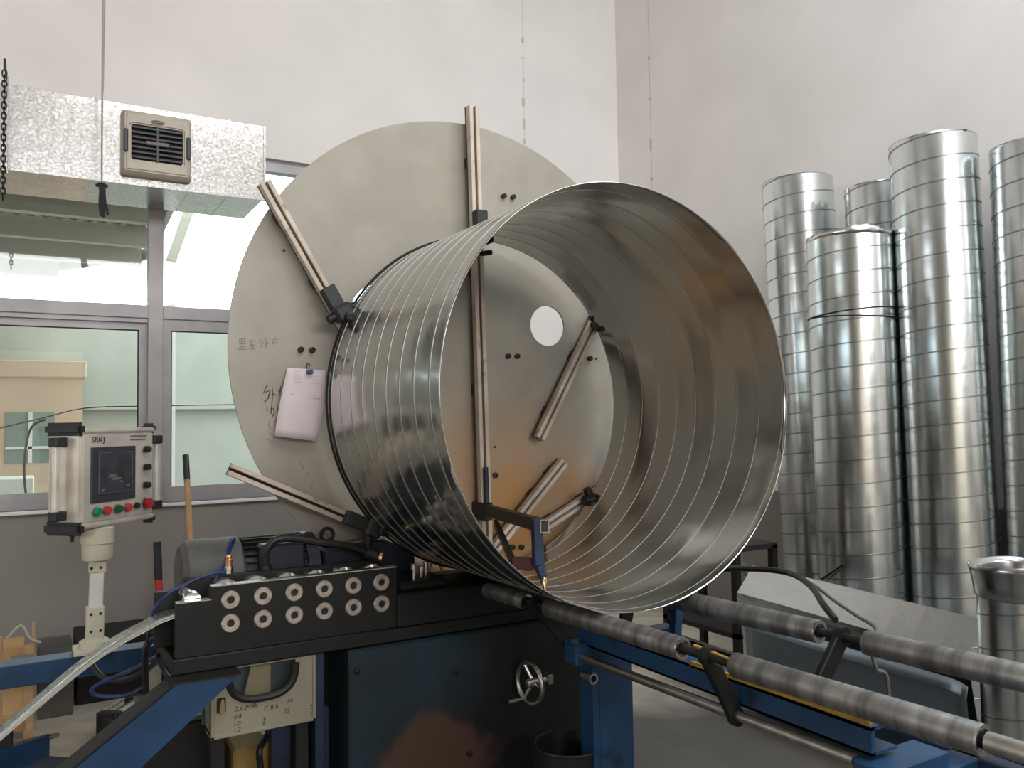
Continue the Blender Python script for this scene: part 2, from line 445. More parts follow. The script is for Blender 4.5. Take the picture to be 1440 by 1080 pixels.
# window: frame, mullions, transom, sashes and panes
win = thing('window_1', 'wide grey aluminium window with sliding sashes below fixed panes', 'window', ((WX0 + WX1) / 2, YW, WZ0))
del win['category']; struct(win)
mz0, mz1 = at(105, 442, Y=YW).z, at(105, 423, Y=YW).z
mulls = [-1.95, -0.58, 0.77, 2.14]
yf0, yf1 = YW + 0.04, YW + 0.13
bm = NB()
box(bm, (WX0, yf0, WZ0), (WX0 + 0.06, yf1, WZ1)); box(bm, (WX1 - 0.06, yf0, WZ0), (WX1, yf1, WZ1))
box(bm, (WX0 + 0.06, yf0, WZ1 - 0.09), (WX1 - 0.06, yf1, WZ1)); box(bm, (WX0 + 0.06, yf0, WZ0), (WX1 - 0.06, yf1, WZ0 + 0.05))
obj('window_frame', bm, 'aluminium_frame', win)
for x in mulls:
    bm = NB(); box(bm, (x - 0.05, yf0 - 0.015, WZ0), (x + 0.05, yf1, WZ1 - 0.09), 0.004); obj('mullion', bm, 'aluminium_frame', win)
bm = NB(); box(bm, (WX0, yf0 - 0.01, mz0), (WX1, yf1, mz1), 0.004); box(bm, (WX0, yf0 + 0.005, mz0 - 0.03), (WX1, yf1, mz0)); obj('transom', bm, 'aluminium_frame', win)
xs = [WX0 + 0.06] + mulls + [WX1 - 0.06]
for i in range(len(xs) - 1):
    a = xs[i] + (0.05 if i else 0); b = xs[i + 1] - (0.05 if i < len(xs) - 2 else 0)
    bm = NB(); box(bm, (a, yf0 + 0.04, mz1), (b, yf0 + 0.046, WZ1 - 0.09)); obj('pane', bm, 'clear_glass', win)
    # sash below
    z0, z1 = WZ0 + 0.05, mz0 - 0.03
    s0 = 0.055
    ys = yf0 + (0.005 if i % 2 else 0.035)
    bm = NB()
    box(bm, (a, ys, z0), (a + s0, ys + 0.03, z1)); box(bm, (b - s0, ys, z0), (b, ys + 0.03, z1))
    box(bm, (a + s0, ys, z0), (b - s0, ys + 0.03, z0 + 0.06)); box(bm, (a + s0, ys, z1 - 0.05), (b - s0, ys + 0.03, z1))
    sash = obj('sash', bm, 'aluminium_frame', win)
    bm = NB(); e = 0.008
    box(bm, (a + s0, ys + 0.008, z0 + 0.06), (a + s0 + e, ys + 0.02, z1 - 0.05)); box(bm, (b - s0 - e, ys + 0.008, z0 + 0.06), (b - s0, ys + 0.02, z1 - 0.05))
    box(bm, (a + s0, ys + 0.008, z1 - 0.05 - e), (b - s0, ys + 0.02, z1 - 0.05))
    obj('gasket', bm, 'dark_seal', sash)
    bm = NB(); box(bm, (a + s0, ys + 0.012, z0 + 0.06), (b - s0, ys + 0.017, z1 - 0.05)); obj('pane', bm, 'green_glass', sash)
pt = bpy.data.lights.new('window_portal', 'AREA'); pt.shape = 'RECTANGLE'; pt.size = WX1 - WX0; pt.size_y = WZ1 - WZ0; pt.cycles.is_portal = True
po = bpy.data.objects.new('window_portal', pt); COL.objects.link(po); po.location = ((WX0 + WX1) / 2, YW + 0.3, (WZ0 + WZ1) / 2)
po.rotation_euler = Vector((0, -1, 0)).to_track_quat('-Z', 'Y').to_euler()

# ------------------------------------------------------------------ outdoors
bm = NB(); box(bm, (-14, YW + 0.24, -0.3), (12, 22, -0.02)); struct(obj('ground_outdoors', bm, 'outdoor_ground'))
YG = 11.5
zt = at(60, 456, Y=YG).z; zl = at(280, 572, Y=YG).z
bw = thing('boundary_wall', 'pale green rendered boundary wall with a ledge seen through the window', 'wall', (1.5, YG, -0.02))
bm = NB(); box(bm, (-8, YG, -0.02), (7, YG + 0.3, zt)); obj('wall_body', bm, 'outdoor_wall', bw)
bm = NB(); box(bm, (-8, YG - 0.12, zl - 0.04), (7, YG, zl + 0.03), 0.01); obj('ledge', bm, 'outdoor_wall', bw)
# pinkish shed in front of it
YP = 10.6
p0 = at(-90, 511, Y=YP); p1 = at(117, 511, Y=YP)
sh = thing('shed', 'small cream pink building with a white barred window outside the left pane', 'building', ((p0.x + p1.x) / 2, YP, -0.02))
bm = NB(); box(bm, (p0.x, YP, -0.02), (p1.x, YP + 0.8, p1.z)); obj('wall_body', bm, 'outdoor_pink', sh)
bm = NB(); zz = at(60, 531, Y=YP).z; box(bm, (p0.x - 0.02, YP - 0.08, zz), (p1.x + 0.03, YP + 0.8, p1.z + 0.02), 0.01); obj('parapet', bm, 'outdoor_pink', sh)
w0 = at(8, 580, Y=YP); w1 = at(76, 650, Y=YP)
bm = NB(); box(bm, (w0.x, YP - 0.01, w1.z), (w1.x, YP + 0.02, w0.z)); wn = obj('window', bm, 'outdoor_glass', sh)
bm = NB(); mx_ = (w0.x + w1.x) / 2; box(bm, (mx_ - 0.02, YP - 0.03, w1.z), (mx_ + 0.02, YP, w0.z)); zz = w1.z + (w0.z - w1.z) * 0.3
box(bm, (w0.x, YP - 0.03, zz - 0.015), (w1.x, YP, zz + 0.015)); obj('bars', bm, 'sill_white', wn)
# air-conditioner like white boxes lower left and a hanging cable
bm = NB(); a = at(28, 690, Y=8.4); b = at(48, 672, Y=8.4)
box(bm, (a.x - 0.5, 8.4, -0.02), (b.x, 8.9, b.z), 0.01)
tag(obj('white_crate', bm, 'sill_white'), 'white box standing outside low behind the left window pane', 'box')
bm = NB()
tube(bm, [at(64, 590, Y=8.0), at(45, 600, Y=8.0), at(36, 630, Y=8.0), at(34, 670, Y=8.0), at(40, 720, Y=8.0)], 0.010, 6, 5)
tube(bm, [at(0, 602, Y=8.0), at(60, 588, Y=8.0), at(120, 574, Y=8.0), at(205, 571, Y=8.0), at(330, 569, Y=8.0)], 0.005, 6, 5)
tag(obj('outdoor_cable', bm, 'cable'), 'thin dark cable slung across the yard outside the window', 'cable')
# canopy: tilted sheets on cross purlins, rising outwards
cp = thing('canopy', 'translucent corrugated yard canopy on grey purlins above the left panes', 'canopy', (-2, 8, 2.5))
cedge = [at(262, 290, Y=6.62), at(208, 376, Y=9.6), at(25, 425, Y=11.0), Vector((-7, 12.2, 3.3))]


def cfar(x):   # outer limit of the roof at x
    for A, B in zip(cedge, cedge[1:]):
        if A.x >= x >= B.x: return A.y + (B.y - A.y) * (A.x - x) / (A.x - B.x)
    return 6.62


def cz_(y): return 3.52 - (y - 6.62) * 0.03


bm = NB(); t = bmesh.new(); rows = []
for i in range(110):
    dz = 0.02 * math.cos(PI * i); x = cedge[0].x - i * 0.06
    rows.append([t.verts.new((x, y, cz_(y) + 0.12 + dz)) for y in (6.6, max(cfar(x), 6.62))])
for A, B in zip(rows, rows[1:]): t.faces.new((A[0], B[0], B[1], A[1]))
add(bm, t); obj('corrugated_sheet', bm, 'canopy_sheet', cp)
for Y in (7.0, 7.8, 8.7, 9.6, 10.5):
    xr = next(c for c in [cedge[0].x - 0.05 * k for k in range(200)] if cfar(c) > Y)
    bm = NB(); box(bm, (-6.5, Y - 0.05, cz_(Y) - 0.10), (xr, Y + 0.05, cz_(Y) + 0.09)); obj('purlin', bm, 'canopy_beam', cp)
for A, B in zip(cedge, cedge[1:]):
    bm = NB(); beam(bm, (A.x, A.y, cz_(A.y) + 0.04), (B.x, B.y, cz_(B.y) + 0.04), 0.05, 0.12); obj('edge_beam', bm, 'canopy_beam', cp)
q0 = at(238, 500, Y=9.5); q1 = at(240, 368, Y=9.5); q2 = at(262, 303, Y=9.5)
yp = thing('yard_post', 'pale slanting steel post rising behind the window mullion', 'post', (q0.x, 9.5, -0.02))
bm = NB(); beam(bm, (q1.x, 9.5, -0.02), (q1.x, 9.5, q1.z), 0.09, 0.09, (0, 1, 0)); obj('post_shaft', bm, 'sill_white', yp)
bm = NB(); beam(bm, (q1.x, 9.5, q1.z), (q2.x + 0.1, 9.5, q2.z + 0.3), 0.1, 0.1, (0, 1, 0)); obj('brace', bm, 'canopy_beam', yp)

# ------------------------------------------------------------------ duct with vent, rope, chain
dY = 5.726; dz0, dz1 = 3.166, 3.677; dx1 = 1.379
du = thing('rectangular_duct', 'rectangular galvanised sheet duct running along the wall above the window', 'duct', (0, 6.0, dz0))
joints = [-2.6, -0.14] + [at(q, 200, Y=dY).x for q in (60, 130)] + [at(268, 200, Y=dY).x, at(322, 200, Y=dY).x, dx1]
for a, b in zip(joints, joints[1:]):
    bm = NB(); box(bm, (a + 0.001, dY, dz0), (b - 0.001, YW - 0.002, dz1), 0.003); obj('duct_section', bm, 'zinc_duct', du)
for x in joints[1:-1]:
    bm = NB(); box(bm, (x - 0.004, dY - 0.004, dz0 - 0.004), (x + 0.004, YW - 0.002, dz1 + 0.004)); obj('seam', bm, 'zinc_duct', du)
bm = NB(); box(bm, (-2.6, dY - 0.006, dz0 - 0.012), (dx1 + 0.004, dY + 0.02, dz0 + 0.002)); box(bm, (dx1 - 0.006, dY - 0.008, dz0 - 0.012), (dx1 + 0.008, dY + 0.02, dz1)); obj('edge_flange', bm, 'zinc_duct', du)
bm = NB()
for s in range(2):
    x = -0.135 - s * 0.02; box(bm, (x - 0.012, dY - 0.045, dz0 - 0.03), (x + 0.004, dY, dz1 + 0.03), 0.002)
obj('joint_flange', bm, 'zinc_duct', du)
# vent: tapered ivory box with louvres
va = at(170, 158, Y=dY); vb = at(267, 256, Y=dY); vx0, vx1 = va.x, vb.x; vz1 = 3.62; vz0 = 3.205
ve = thing('vent_grille', 'ivory plastic air vent with dark louvres mounted on the duct front', 'vent', ((vx0 + vx1) / 2, dY, vz0))
cx, cz = (vx0 + vx1) / 2, (vz0 + vz1) / 2; hw, hh = (vx1 - vx0) / 2, (vz1 - vz0) / 2
bm = NB(); t = bmesh.new()


def ring(y, w, h, ox=0):
    return [t.verts.new((cx + sx * w + ox, y, cz + sz * h)) for sx, sz in ((-1, -1), (1, -1), (1, 1), (-1, 1))]


iw, ih = 0.155, 0.115
R = [ring(dY, hw, hh), ring(dY - 0.05, hw, hh), ring(dY - 0.085, hw * 0.9, hh * 0.88), ring(dY - 0.085, iw, ih), ring(dY - 0.05, iw * 0.97, ih * 0.97)]
for A, B in zip(R, R[1:]):
    for k in range(4): t.faces.new((A[k], A[(k + 1) % 4], B[(k + 1) % 4], B[k]))
bmesh.ops.bevel(t, geom=[e for e in t.edges if len(e.link_faces) == 2 and all(v.co.y > dY - 0.09 for v in e.verts)], offset=0.008, segments=2, affect='EDGES')
add(bm, t); obj('housing', bm, 'ivory_plastic', ve, True)
bm = NB(); box(bm, (cx - iw, dY - 0.055, cz - ih), (cx + iw, dY - 0.045, cz + ih)); obj('recess', bm, 'dark_seal', ve)
for k in range(7):
    z = cz - ih + 0.02 + k * 0.0318
    bm = NB(); box(bm, (cx - iw + 0.006, dY - 0.088, z - 0.009), (cx + iw - 0.006, dY - 0.058, z + 0.004), 0.002); obj('louvre', bm, 'vent_dark', ve)
bm = NB(); box(bm, (cx - 0.006, dY - 0.09, cz - ih), (cx + 0.006, dY - 0.06, cz + ih)); obj('centre_bar', bm, 'vent_dark', ve)
bm = NB(); box(bm, (cx - 0.07, dY - 0.096, cz - 0.014), (cx + 0.07, dY - 0.084, cz + 0.014), 0.006); obj('slider', bm, 'vent_badge', ve)
for sx in (-1, 1):
    bm = NB(); box(bm, (cx + sx * 0.186 - 0.014, dY - 0.095, cz - 0.075), (cx + sx * 0.186 + 0.014, dY - 0.078, cz + 0.075), 0.008); obj('side_grip', bm, 'vent_dark', ve)
bm = NB(); t = bmesh.new(); bmesh.ops.create_uvsphere(t, u_segments=20, v_segments=10, radius=1)
add(bm, t, Matrix.Translation((cx, dY - 0.083, cz + ih + 0.026)) @ Matrix.Diagonal((0.042, 0.008, 0.016, 1))); obj('oval_badge', bm, 'vent_badge', ve, True)
# rope
rY = 5.45; r0 = at(145, 0, Y=rY); r1 = at(143, 262, Y=rY)
rp = thing('hanging_rope', 'thin grey rope hanging from the roof with a dark knotted end before the duct', 'rope', (r1.x, rY, r1.z))
bm = NB(); tube(bm, [(r1.x, rY, r1.z), (r1.x - 0.002, rY, 4.4), (r1.x - 0.002, rY, HZ)], 0.0055, 6)
tube(bm, [(r1.x + 0.003, rY, 3.62), (r1.x + 0.012, rY, 4.4), (r1.x + 0.006, rY, HZ)], 0.004, 6); obj('cord', bm, 'rope', rp)
bm = NB()
for k in range(9):
    dx = random.uniform(-.012, .016)
    tube(bm, [(r1.x + random.uniform(-.02, .02), rY - 0.01, r1.z + 0.01), (r1.x + dx, rY - 0.015, r1.z - 0.08), (r1.x + dx * 1.4 + 0.012, rY - 0.01, r1.z - 0.16 + random.uniform(-.03, .03))], 0.008, 5, 3)
tube(bm, [(r1.x - 0.03, rY, r1.z), (r1.x, rY - 0.012, r1.z + 0.012), (r1.x + 0.03, rY, r1.z)], 0.01, 6, 3)
obj('frayed_end', bm, 'frayed', rp)
# chain at the left edge
ch = thing('hanging_chain', 'dark lifting chain hanging down at the left end of the duct', 'chain', (at(4, 280, Y=5.3).x, 5.3, 2.75))
c0 = at(4, 276, Y=5.3); cx_ = c0.x; zc = c0.z
while zc < at(4, 100, Y=5.3).z:
    bm = NB(); k = int(zc * 1000) // 30 % 2
    pts = [Vector((cx_ + (0.011 * math.cos(a) if k else 0), 5.3 + (0 if k else 0.011 * math.cos(a)), zc + 0.022 * math.sin(a))) for a in [2 * PI * j / 10 for j in range(10)]]
    tube(bm, pts, 0.0045, 5, closed=True); obj('chain_link', bm, 'black_steel', ch); zc += 0.03
bm = NB(); tube(bm, [(cx_, 5.3, zc), (cx_, 5.3, zc + 0.05), (cx_, 5.45, zc + 0.06), (cx_, dY - 0.04, dz1 + 0.02)], 0.006, 5); obj('hook', bm, 'black_steel', ch)


# ------------------------------------------------------------------ spiral pipes
def helix_shell(L, rf, pitch, nseg=64, mcross=5, crown=0.0006, phase=0.0):
    t = bmesh.new(); turns = int(L / pitch) + 3; rows = []
    for k in range(-nseg, turns * nseg + 1):
        ph = 2 * PI * k / nseg + phase; row = []
        for j in range(mcross + 1):
            s = j / mcross; z = pitch * (k / nseg + s)
            zc = min(max(z, 0), L)
            r = rf(ph, zc) + crown * 4 * s * (1 - s)
            row.append(t.verts.new((r * math.cos(ph), r * math.sin(ph), z)))
        rows.append(row)
    for A, B in zip(rows, rows[1:]):
        for j in range(mcross): t.faces.new((A[j], B[j], B[j + 1], A[j + 1]))
    bmesh.ops.remove_doubles(t, verts=t.verts[:], dist=0.0002)
    trim(t, L); return t


def trim(t, L):
    for z, s in ((0, -1), (L, 1)):
        bmesh.ops.bisect_plane(t, geom=t.verts[:] + t.edges[:] + t.faces[:], plane_co=(0, 0, z), plane_no=(0, 0, s), clear_outer=True, dist=1e-6)


def helix_seam(L, rf, pitch, nseg=64, out=0.003, inn=0.002, w=0.006, phase=0.0):
    t = bmesh.new(); turns = int(L / pitch) + 2; rows = []
    for k in range(-nseg, turns * nseg + 1):
        ph = 2 * PI * k / nseg + phase; z = pitch * k / nseg; r = rf(ph, min(max(z, 0), L))
        c, s = math.cos(ph), math.sin(ph)
        rows.append([t.verts.new(((r + d) * c, (r + d) * s, z + e * w / 2)) for d, e in ((-inn, -.6), (out, -1), (out, 1), (-inn, .6))])
    for A, B in zip(rows, rows[1:]):
        for j in range(4): t.faces.new((A[j], B[j], B[(j + 1) % 4], A[(j + 1) % 4]))
    trim(t, L); return t


def spiral_pipe(name, label, base, axis, L, rf, pitch, shell_mat, nseg=64, crown=0.0006, group=None, phase=0.0, out=0.003, inn=0.002, w=0.006, thick=0.0015, M=None):
    th = thing(name, label, 'pipe', base, group)
    if M is None:
        a = Vector(axis).normalized(); M = Matrix.Translation(base) @ Vector((0, 0, 1)).rotation_difference(a).to_matrix().to_4x4()
    bm = NB(); add(bm, helix_shell(L, rf, pitch, nseg, 5, crown, phase), M)
    o = obj('pipe_shell', bm, shell_mat, th, True, 1.0)
    md = o.modifiers.new('thickness', 'SOLIDIFY'); md.thickness = thick; md.offset = -1
    bm = NB(); add(bm, helix_seam(L, rf, pitch, nseg, out, inn, w, phase), M)
    obj('lock_seam', bm, 'seam_metal' if shell_mat == 'zinc_big' else 'seam_dark', th, True, 0.5)
    return th


PC = Vector((1.824, 2.277, 1.694)); PL = 1.106; YF = PC.y + PL


def big_r(ph, z):
    f = z / PL   # 0 far end, 1 near end
    n_ = -0.0012 + 0.0006 * math.cos(ph) - 0.0056 * math.sin(ph) + 0.004 * math.cos(2 * ph) - 0.0078 * math.sin(2 * ph)
    q_ = 0.0 - 0.0025 * math.cos(ph) + 0.0031 * math.sin(ph) - 0.006 * math.cos(2 * ph) - 0.0022 * math.sin(2 * ph)
    return 0.75 + n_ * f + q_ * (1 - f)


Mbig = Matrix.Translation((PC.x, YF, PC.z)) @ Matrix.Rotation(PI / 2, 4, 'X')
big = spiral_pipe('spiral_duct_pipe', 'huge open-ended galvanised spiral pipe lying on the rollers in front of the disc', (PC.x, PC.y + PL / 2, PC.z - 0.76), None, PL, big_r, 0.1228,
                  'zinc_big', nseg=144, crown=0.0012, phase=0.9, out=0.0022, inn=0.0032, w=0.005, thick=0.0025, M=Mbig)
bm = NB()
for yy in (YF,): tube(bm, [(PC.x + (big_r(a, 0) + 0.0075) * math.cos(a), yy, PC.z + (big_r(a, 0) + 0.0075) * math.sin(a)) for a in [2 * PI * k / 120 for k in range(120)]], 0.006, 6, closed=True)
obj('end_bead', bm, 'black_steel', big, True)

GP = 'tall spiral pipes standing against the right wall'
stand = [
    ('galvanised spiral pipe standing nearest the big lying pipe, leaning slightly left at top', 4.60, 3.82, 0.232, 3.22, (-0.022, 0.012), 0.3),
    ('galvanised spiral pipe half hidden behind the two left standing pipes, its top just showing', 4.66, 3.33, 0.20, 3.06, (0, 0), 2.0),
    ('wide shorter galvanised spiral pipe with a torn top edge in front of the others', 4.16, 3.16, 0.238, 2.66, (-0.008, 0), 1.1),
    ('tallest galvanised spiral pipe reaching highest among the standing pipes', 4.42, 2.76, 0.226, 3.145, (-0.006, 0.01), 4.4),
    ('galvanised spiral pipe cut off by the right edge of the picture behind the tallest', 4.62, 2.36, 0.21, 3.03, (0.0, 0), 0.2),
    ('short galvanised spiral pipe showing only as a sliver left of the tallest', 4.71, 2.99, 0.12, 2.15, (0, 0), 3.0),
]
pipes = []
for lab, x, y, r, h, (tx, ty), ph in stand:
    pipes.append(spiral_pipe('spiral_duct_pipe', lab, (x - tx * 0, y, 0.0), (tx, ty, 1), h, (lambda p, z, r=r: r), 0.131, 'zinc_pipe', nseg=64, group=GP, phase=ph, out=0.0025, inn=0.001, w=0.007))

# torn rim and binding wire of the wide front pipe
p3 = pipes[2]; wx, wy, wr, wh = 4.16, 3.16, 0.238, 2.66; ox = wx - 0.008 * wh
bm = NB(); t = bmesh.new(); g = []
for k in range(25):
    f = k / 24; a = math.radians(-215 + 150 * f); hgt = 0.012 + 0.03 * min(1, f * 1.6) * (1 if f < 0.8 else 0.35) + 0.004 * math.sin(40 * f)
    g.append([t.verts.new((ox + (wr + 0.001) * math.cos(a), wy + (wr + 0.001) * math.sin(a), wh - 0.03)), t.verts.new((ox + (wr + 0.001) * math.cos(a), wy + (wr + 0.001) * math.sin(a), wh + hgt - 0.025))])
for A, B in zip(g, g[1:]): t.faces.new((A[0], B[0], B[1], A[1]))
add(bm, t); o = obj('torn_rim', bm, 'zinc_pipe', p3, True, 1.0); md = o.modifiers.new('thickness', 'SOLIDIFY'); md.thickness = 0.0015
for dz, tl in ((2.20, 0.02), (2.17, -0.012)):
    bm = NB(); tube(bm, [Vector((wx - 0.008 * dz + (wr + 0.006) * math.cos(a), wy + (wr + 0.006) * math.sin(a), dz + tl * math.cos(a + 1))) for a in [2 * PI * k / 48 for k in range(48)]], 0.0035, 5, closed=True); obj('binding_wire', bm, 'black_steel', p3)

# foreground fitting pipe on the right with a flared collar
fx, fy, fr = 3.36, 1.86, 0.135
fpipe = spiral_pipe('spiral_duct_pipe', 'short dark spiral pipe with a dented collar on top at the right edge', (fx, fy, 0), (0, 0, 1), 0.90, (lambda p, z: fr), 0.131, 'zinc_pipe', nseg=64, phase=1.0)
bm = NB(); t = bmesh.new(); n = 40; rows = []
for j, (dr, z) in enumerate(((0.0, 0.882), (0.006, 0.895), (0.008, 0.94), (0.014, 0.99), (0.018, 1.015))):
    rows.append([])
    for k in range(n):
        a = 2 * PI * k / n; r = fr + dr + (0.012 * math.sin(3 * a + 1) + 0.02 * max(0, math.cos(a - 3.3)) ** 6) * (j / 4)
        rows[-1].append(t.verts.new((fx + r * math.cos(a), fy + r * math.sin(a), z + 0.006 * math.sin(2 * a) * j / 4)))
for A, B in zip(rows, rows[1:]):
    for k in range(n): t.faces.new((A[k], A[(k + 1) % n], B[(k + 1) % n], B[k]))
add(bm, t); o = obj('collar', bm, 'zinc_sheet', fpipe, True, 1.0); md = o.modifiers.new('thickness', 'SOLIDIFY'); md.thickness = 0.0015

# ------------------------------------------------------------------ disc with radial guide rails
DX, DZ, DR, DYF = 1.811, 1.9365, 1.111, 3.52
disc = thing('guide_disc', 'large beige steel disc with radial slotted rails standing behind the pipe', 'disc', (DX, DYF, DZ - DR))
holes = [(2.262, 2.087, 0.102), (1.36, 2.10, 0.135)]
t = bmesh.new(); N = 160; fr_ = []
outer = [(DX + DR * math.cos(2 * PI * k / N), DZ + DR * math.sin(2 * PI * k / N)) for k in range(N)]
cu = bpy.data.curves.new('d', 'CURVE'); cu.dimensions = '2D'; cu.fill_mode = 'BOTH'; cu.extrude = 0.006


def spl(pts):
    s = cu.splines.new('POLY'); s.points.add(len(pts) - 1); s.use_cyclic_u = True
    for p, q in zip(s.points, pts): p.co = (q[0], q[1], 0, 1)


spl(outer)
for hx, hz, hr in holes: spl([(hx + hr * math.cos(2 * PI * k / 40), hz + hr * math.sin(2 * PI * k / 40)) for k in range(40)])
to = bpy.data.objects.new('d', cu); COL.objects.link(to)
me = bpy.data.meshes.new_from_object(to.evaluated_get(bpy.context.evaluated_depsgraph_get())); bpy.data.objects.remove(to)
me.transform(Matrix.Translation((0, DYF + 0.006, 0)) @ Matrix.Rotation(PI / 2, 4, 'X'))
bm = NB(); bm.from_mesh(me); bmesh.ops.remove_doubles(bm, verts=bm.verts[:], dist=1e-5); bmesh.ops.recalc_face_normals(bm, faces=bm.faces[:]); obj('face_plate', bm, 'disc_paint', disc)
bm = NB(); box(bm, (DX - 0.18, DYF + 0.02, 0.0), (DX + 0.18, DYF + 0.30, 1.2), 0.01); obj('support_column', bm, 'blue_dark', disc)
bm = NB(); box(bm, (DX - 0.16, DYF + 0.0125, 0.9), (DX + 0.16, DYF + 0.02, 2.0)); obj('back_stiffener', bm, 'blue_dark', disc)

RY0, RY1 = 3.435, 3.485
rails = [((1.815, 3.116), (1.858, 0.93), 0.052), ((0.832, 2.615), (1.47, 1.52), 0.05), ((0.694, 1.432), (1.42, 1.09), 0.05),
         ((2.80, 2.61), (2.158, 1.52), 0.05), ((2.92, 1.432), (2.14, 1.075), 0.05), ((2.30, 1.402), (1.86, 0.97), 0.05)]
for (xa, za), (xb, zb), w in rails:
    d = Vector((xb - xa, 0, zb - za)); L = d.length; d.normalize(); p = Vector((d.z, 0, -d.x))
    A = Vector((xa, 0, za)); Bp = Vector((xb, 0, zb))
    bm = NB(); ym = (RY0 + RY1) / 2
    beam(bm, A + Vector((0, RY1 - 0.006, 0)), Bp + Vector((0, RY1 - 0.006, 0)), w, 0.016, (0, 1, 0)); rail = obj('guide_rail', bm, 'rail_slot', disc)
    for s in (-1, 1):
        bm = NB(); off = p * (s * w * 0.31)
        beam(bm, A + off + Vector((0, ym - 0.005, 0)), Bp + off + Vector((0, ym - 0.005, 0)), w * 0.38, RY1 - RY0 - 0.012, (0, 1, 0), 0.002); obj('rail_bar', bm, 'rail_steel', rail)
    for f in (0.12, 0.36, 0.62, 0.88):
        bm = NB(); q = A + d * (L * f); beam(bm, q + Vector((0, RY1, 0)), q + Vector((0, DYF, 0)), 0.04, 0.05, tuple(d), 0.004); obj('standoff', bm, 'black_steel', rail)
# clamps with guide rollers holding the far end of the pipe
def clamp(ang, ya=RY0):
    c = Vector((PC.x, 0, PC.z)); hub = Vector((1.84, 0, 1.0))
    return c


for (xa, za), (xb, zb), w in rails[:5]:
    A = Vector((xa, 0, za)); Bp = Vector((xb, 0, zb)); d = (Bp - A).normalized()
    # point on the rail where it meets the pipe surface
    s = 0
    while (A + d * s - Vector((PC.x, 0, PC.z))).length > 0.76 and s < 2: s += 0.002
    q = A + d * (s - 0.075); p = Vector((d.z, 0, -d.x))
    bm = NB(); beam(bm, q - d * 0.075 + Vector((0, RY0 - 0.022, 0)), q + d * 0.055 + Vector((0, RY0 - 0.022, 0)), 0.062, 0.05, (0, 1, 0), 0.005)
    cl = obj('clamp', bm, 'black_plastic', disc)
    bm = NB(); beam(bm, q + d * 0.015 + Vector((0, RY0 - 0.05, 0)), q + d * 0.085 + Vector((0, RY0 - 0.05, 0)), 0.085, 0.075, (0, 1, 0), 0.012); obj('clamp_block', bm, 'black_plastic', cl)
    bm = NB(); a0 = q + d * 0.05; tube(bm, [a0 + p * -0.075 + Vector((0, RY0 - 0.055, 0)), a0 + p * 0.075 + Vector((0, RY0 - 0.055, 0))], 0.02, 12); obj('roller_pin', bm, 'black_steel', cl, True)
    bm = NB(); a0 = q + d * 0.077; lathe(bm, [(0, 0), (0.021, 0), (0.021, 0.05), (0.013, 0.055), (0.008, 0.055), (0, 0.05)], a0 + Vector((0, RY0 - 0.06, 0)), (0, -1, 0), 20); obj('guide_roller', bm, 'black_steel', cl, True)
    if (Bp - A).length > 1 and abs(d.x) < 0.2:
        bm = NB(); a0 = q + d * 0.13; tube(bm, [a0 + Vector((0, RY0 - 0.02, 0)), a0 + p * -0.028 + Vector((0, RY0 - 0.07, 0))], 0.012, 10); obj('inner_roller', bm, 'black_steel', cl, True)
bolts = [(2.014, 2.72), (2.067, 2.722), (2.024, 1.926), (2.076, 1.927), (1.0, 1.927), (1.049, 1.926), (2.516, 1.928), (1.889, 1.351), (1.943, 1.348), (2.031, 0.997), (2.083, 0.993)]
mat('bolt', sr(40, 38, 38), rough=0.45, metal=0.4)
for x, z in bolts:
    bm = NB(); lathe(bm, [(0, 0), (0.0125, 0), (0.0125, 0.018), (0.009, 0.02), (0.007, 0.02), (0.0, 0.012)], (x, DYF, z), (0, -1, 0), 12); obj('bolt', bm, 'bolt', disc, True)
for x, z in ((1.891, 1.489), (1.945, 1.484), (2.56, 1.928), (0.93, 2.35)):
    bm = NB(); lathe(bm, [(0, 0), (0.006, 0), (0.006, 0.004), (0, 0.005)], (x, DYF, z), (0, -1, 0), 8); obj('rivet', bm, 'bolt', disc)
# handwriting on the disc
def dpx(px, py): return at(px, py, Y=DYF - 0.0005)
bm = NB()
strokes(bm, [[(376, 540), (373, 547), (370, 553), (376, 550), (380, 549), (377, 560), (371, 566)], [(383, 545), (383, 560), (382, 572)], [(383, 553), (388, 556)], [(391, 549), (398, 549)], [(395, 543), (392, 557)],
             [(375, 572), (376, 580)], [(379, 576), (384, 574), (386, 580), (383, 586)], [(382, 571), (381, 582)], [(389, 573), (391, 577)]], dpx, 0.0022)
obj('handwriting', bm, 'ink', disc)
bm = NB()
strokes(bm, [[(337, 476), (344, 476), (344, 483), (337, 483), (337, 476)], [(337, 480), (344, 480)], [(340, 476), (340, 490)], [(336, 487), (345, 487)], [(335, 491), (346, 491)],
             [(350, 480), (358, 479)], [(355, 476), (351, 490)], [(353, 485), (358, 485)], [(356, 485), (355, 490)], [(352, 491), (359, 490)],
             [(367, 477), (365, 483), (371, 481), (367, 488)], [(374, 475), (374, 489)], [(374, 481), (378, 483)], [(383, 478), (391, 477)], [(387, 474), (383, 485)], [(385, 482), (391, 481)],
             [(380, 590), (377, 598), (381, 604)], [(378, 607), (382, 612)], [(376, 618), (384, 622)], [(422, 650), (428, 662)], [(435, 662), (430, 672)], [(448, 668), (458, 672)], [(440, 678), (436, 688)]], dpx, 0.0016)
obj('faint_writing', bm, 'ink_faint', disc)
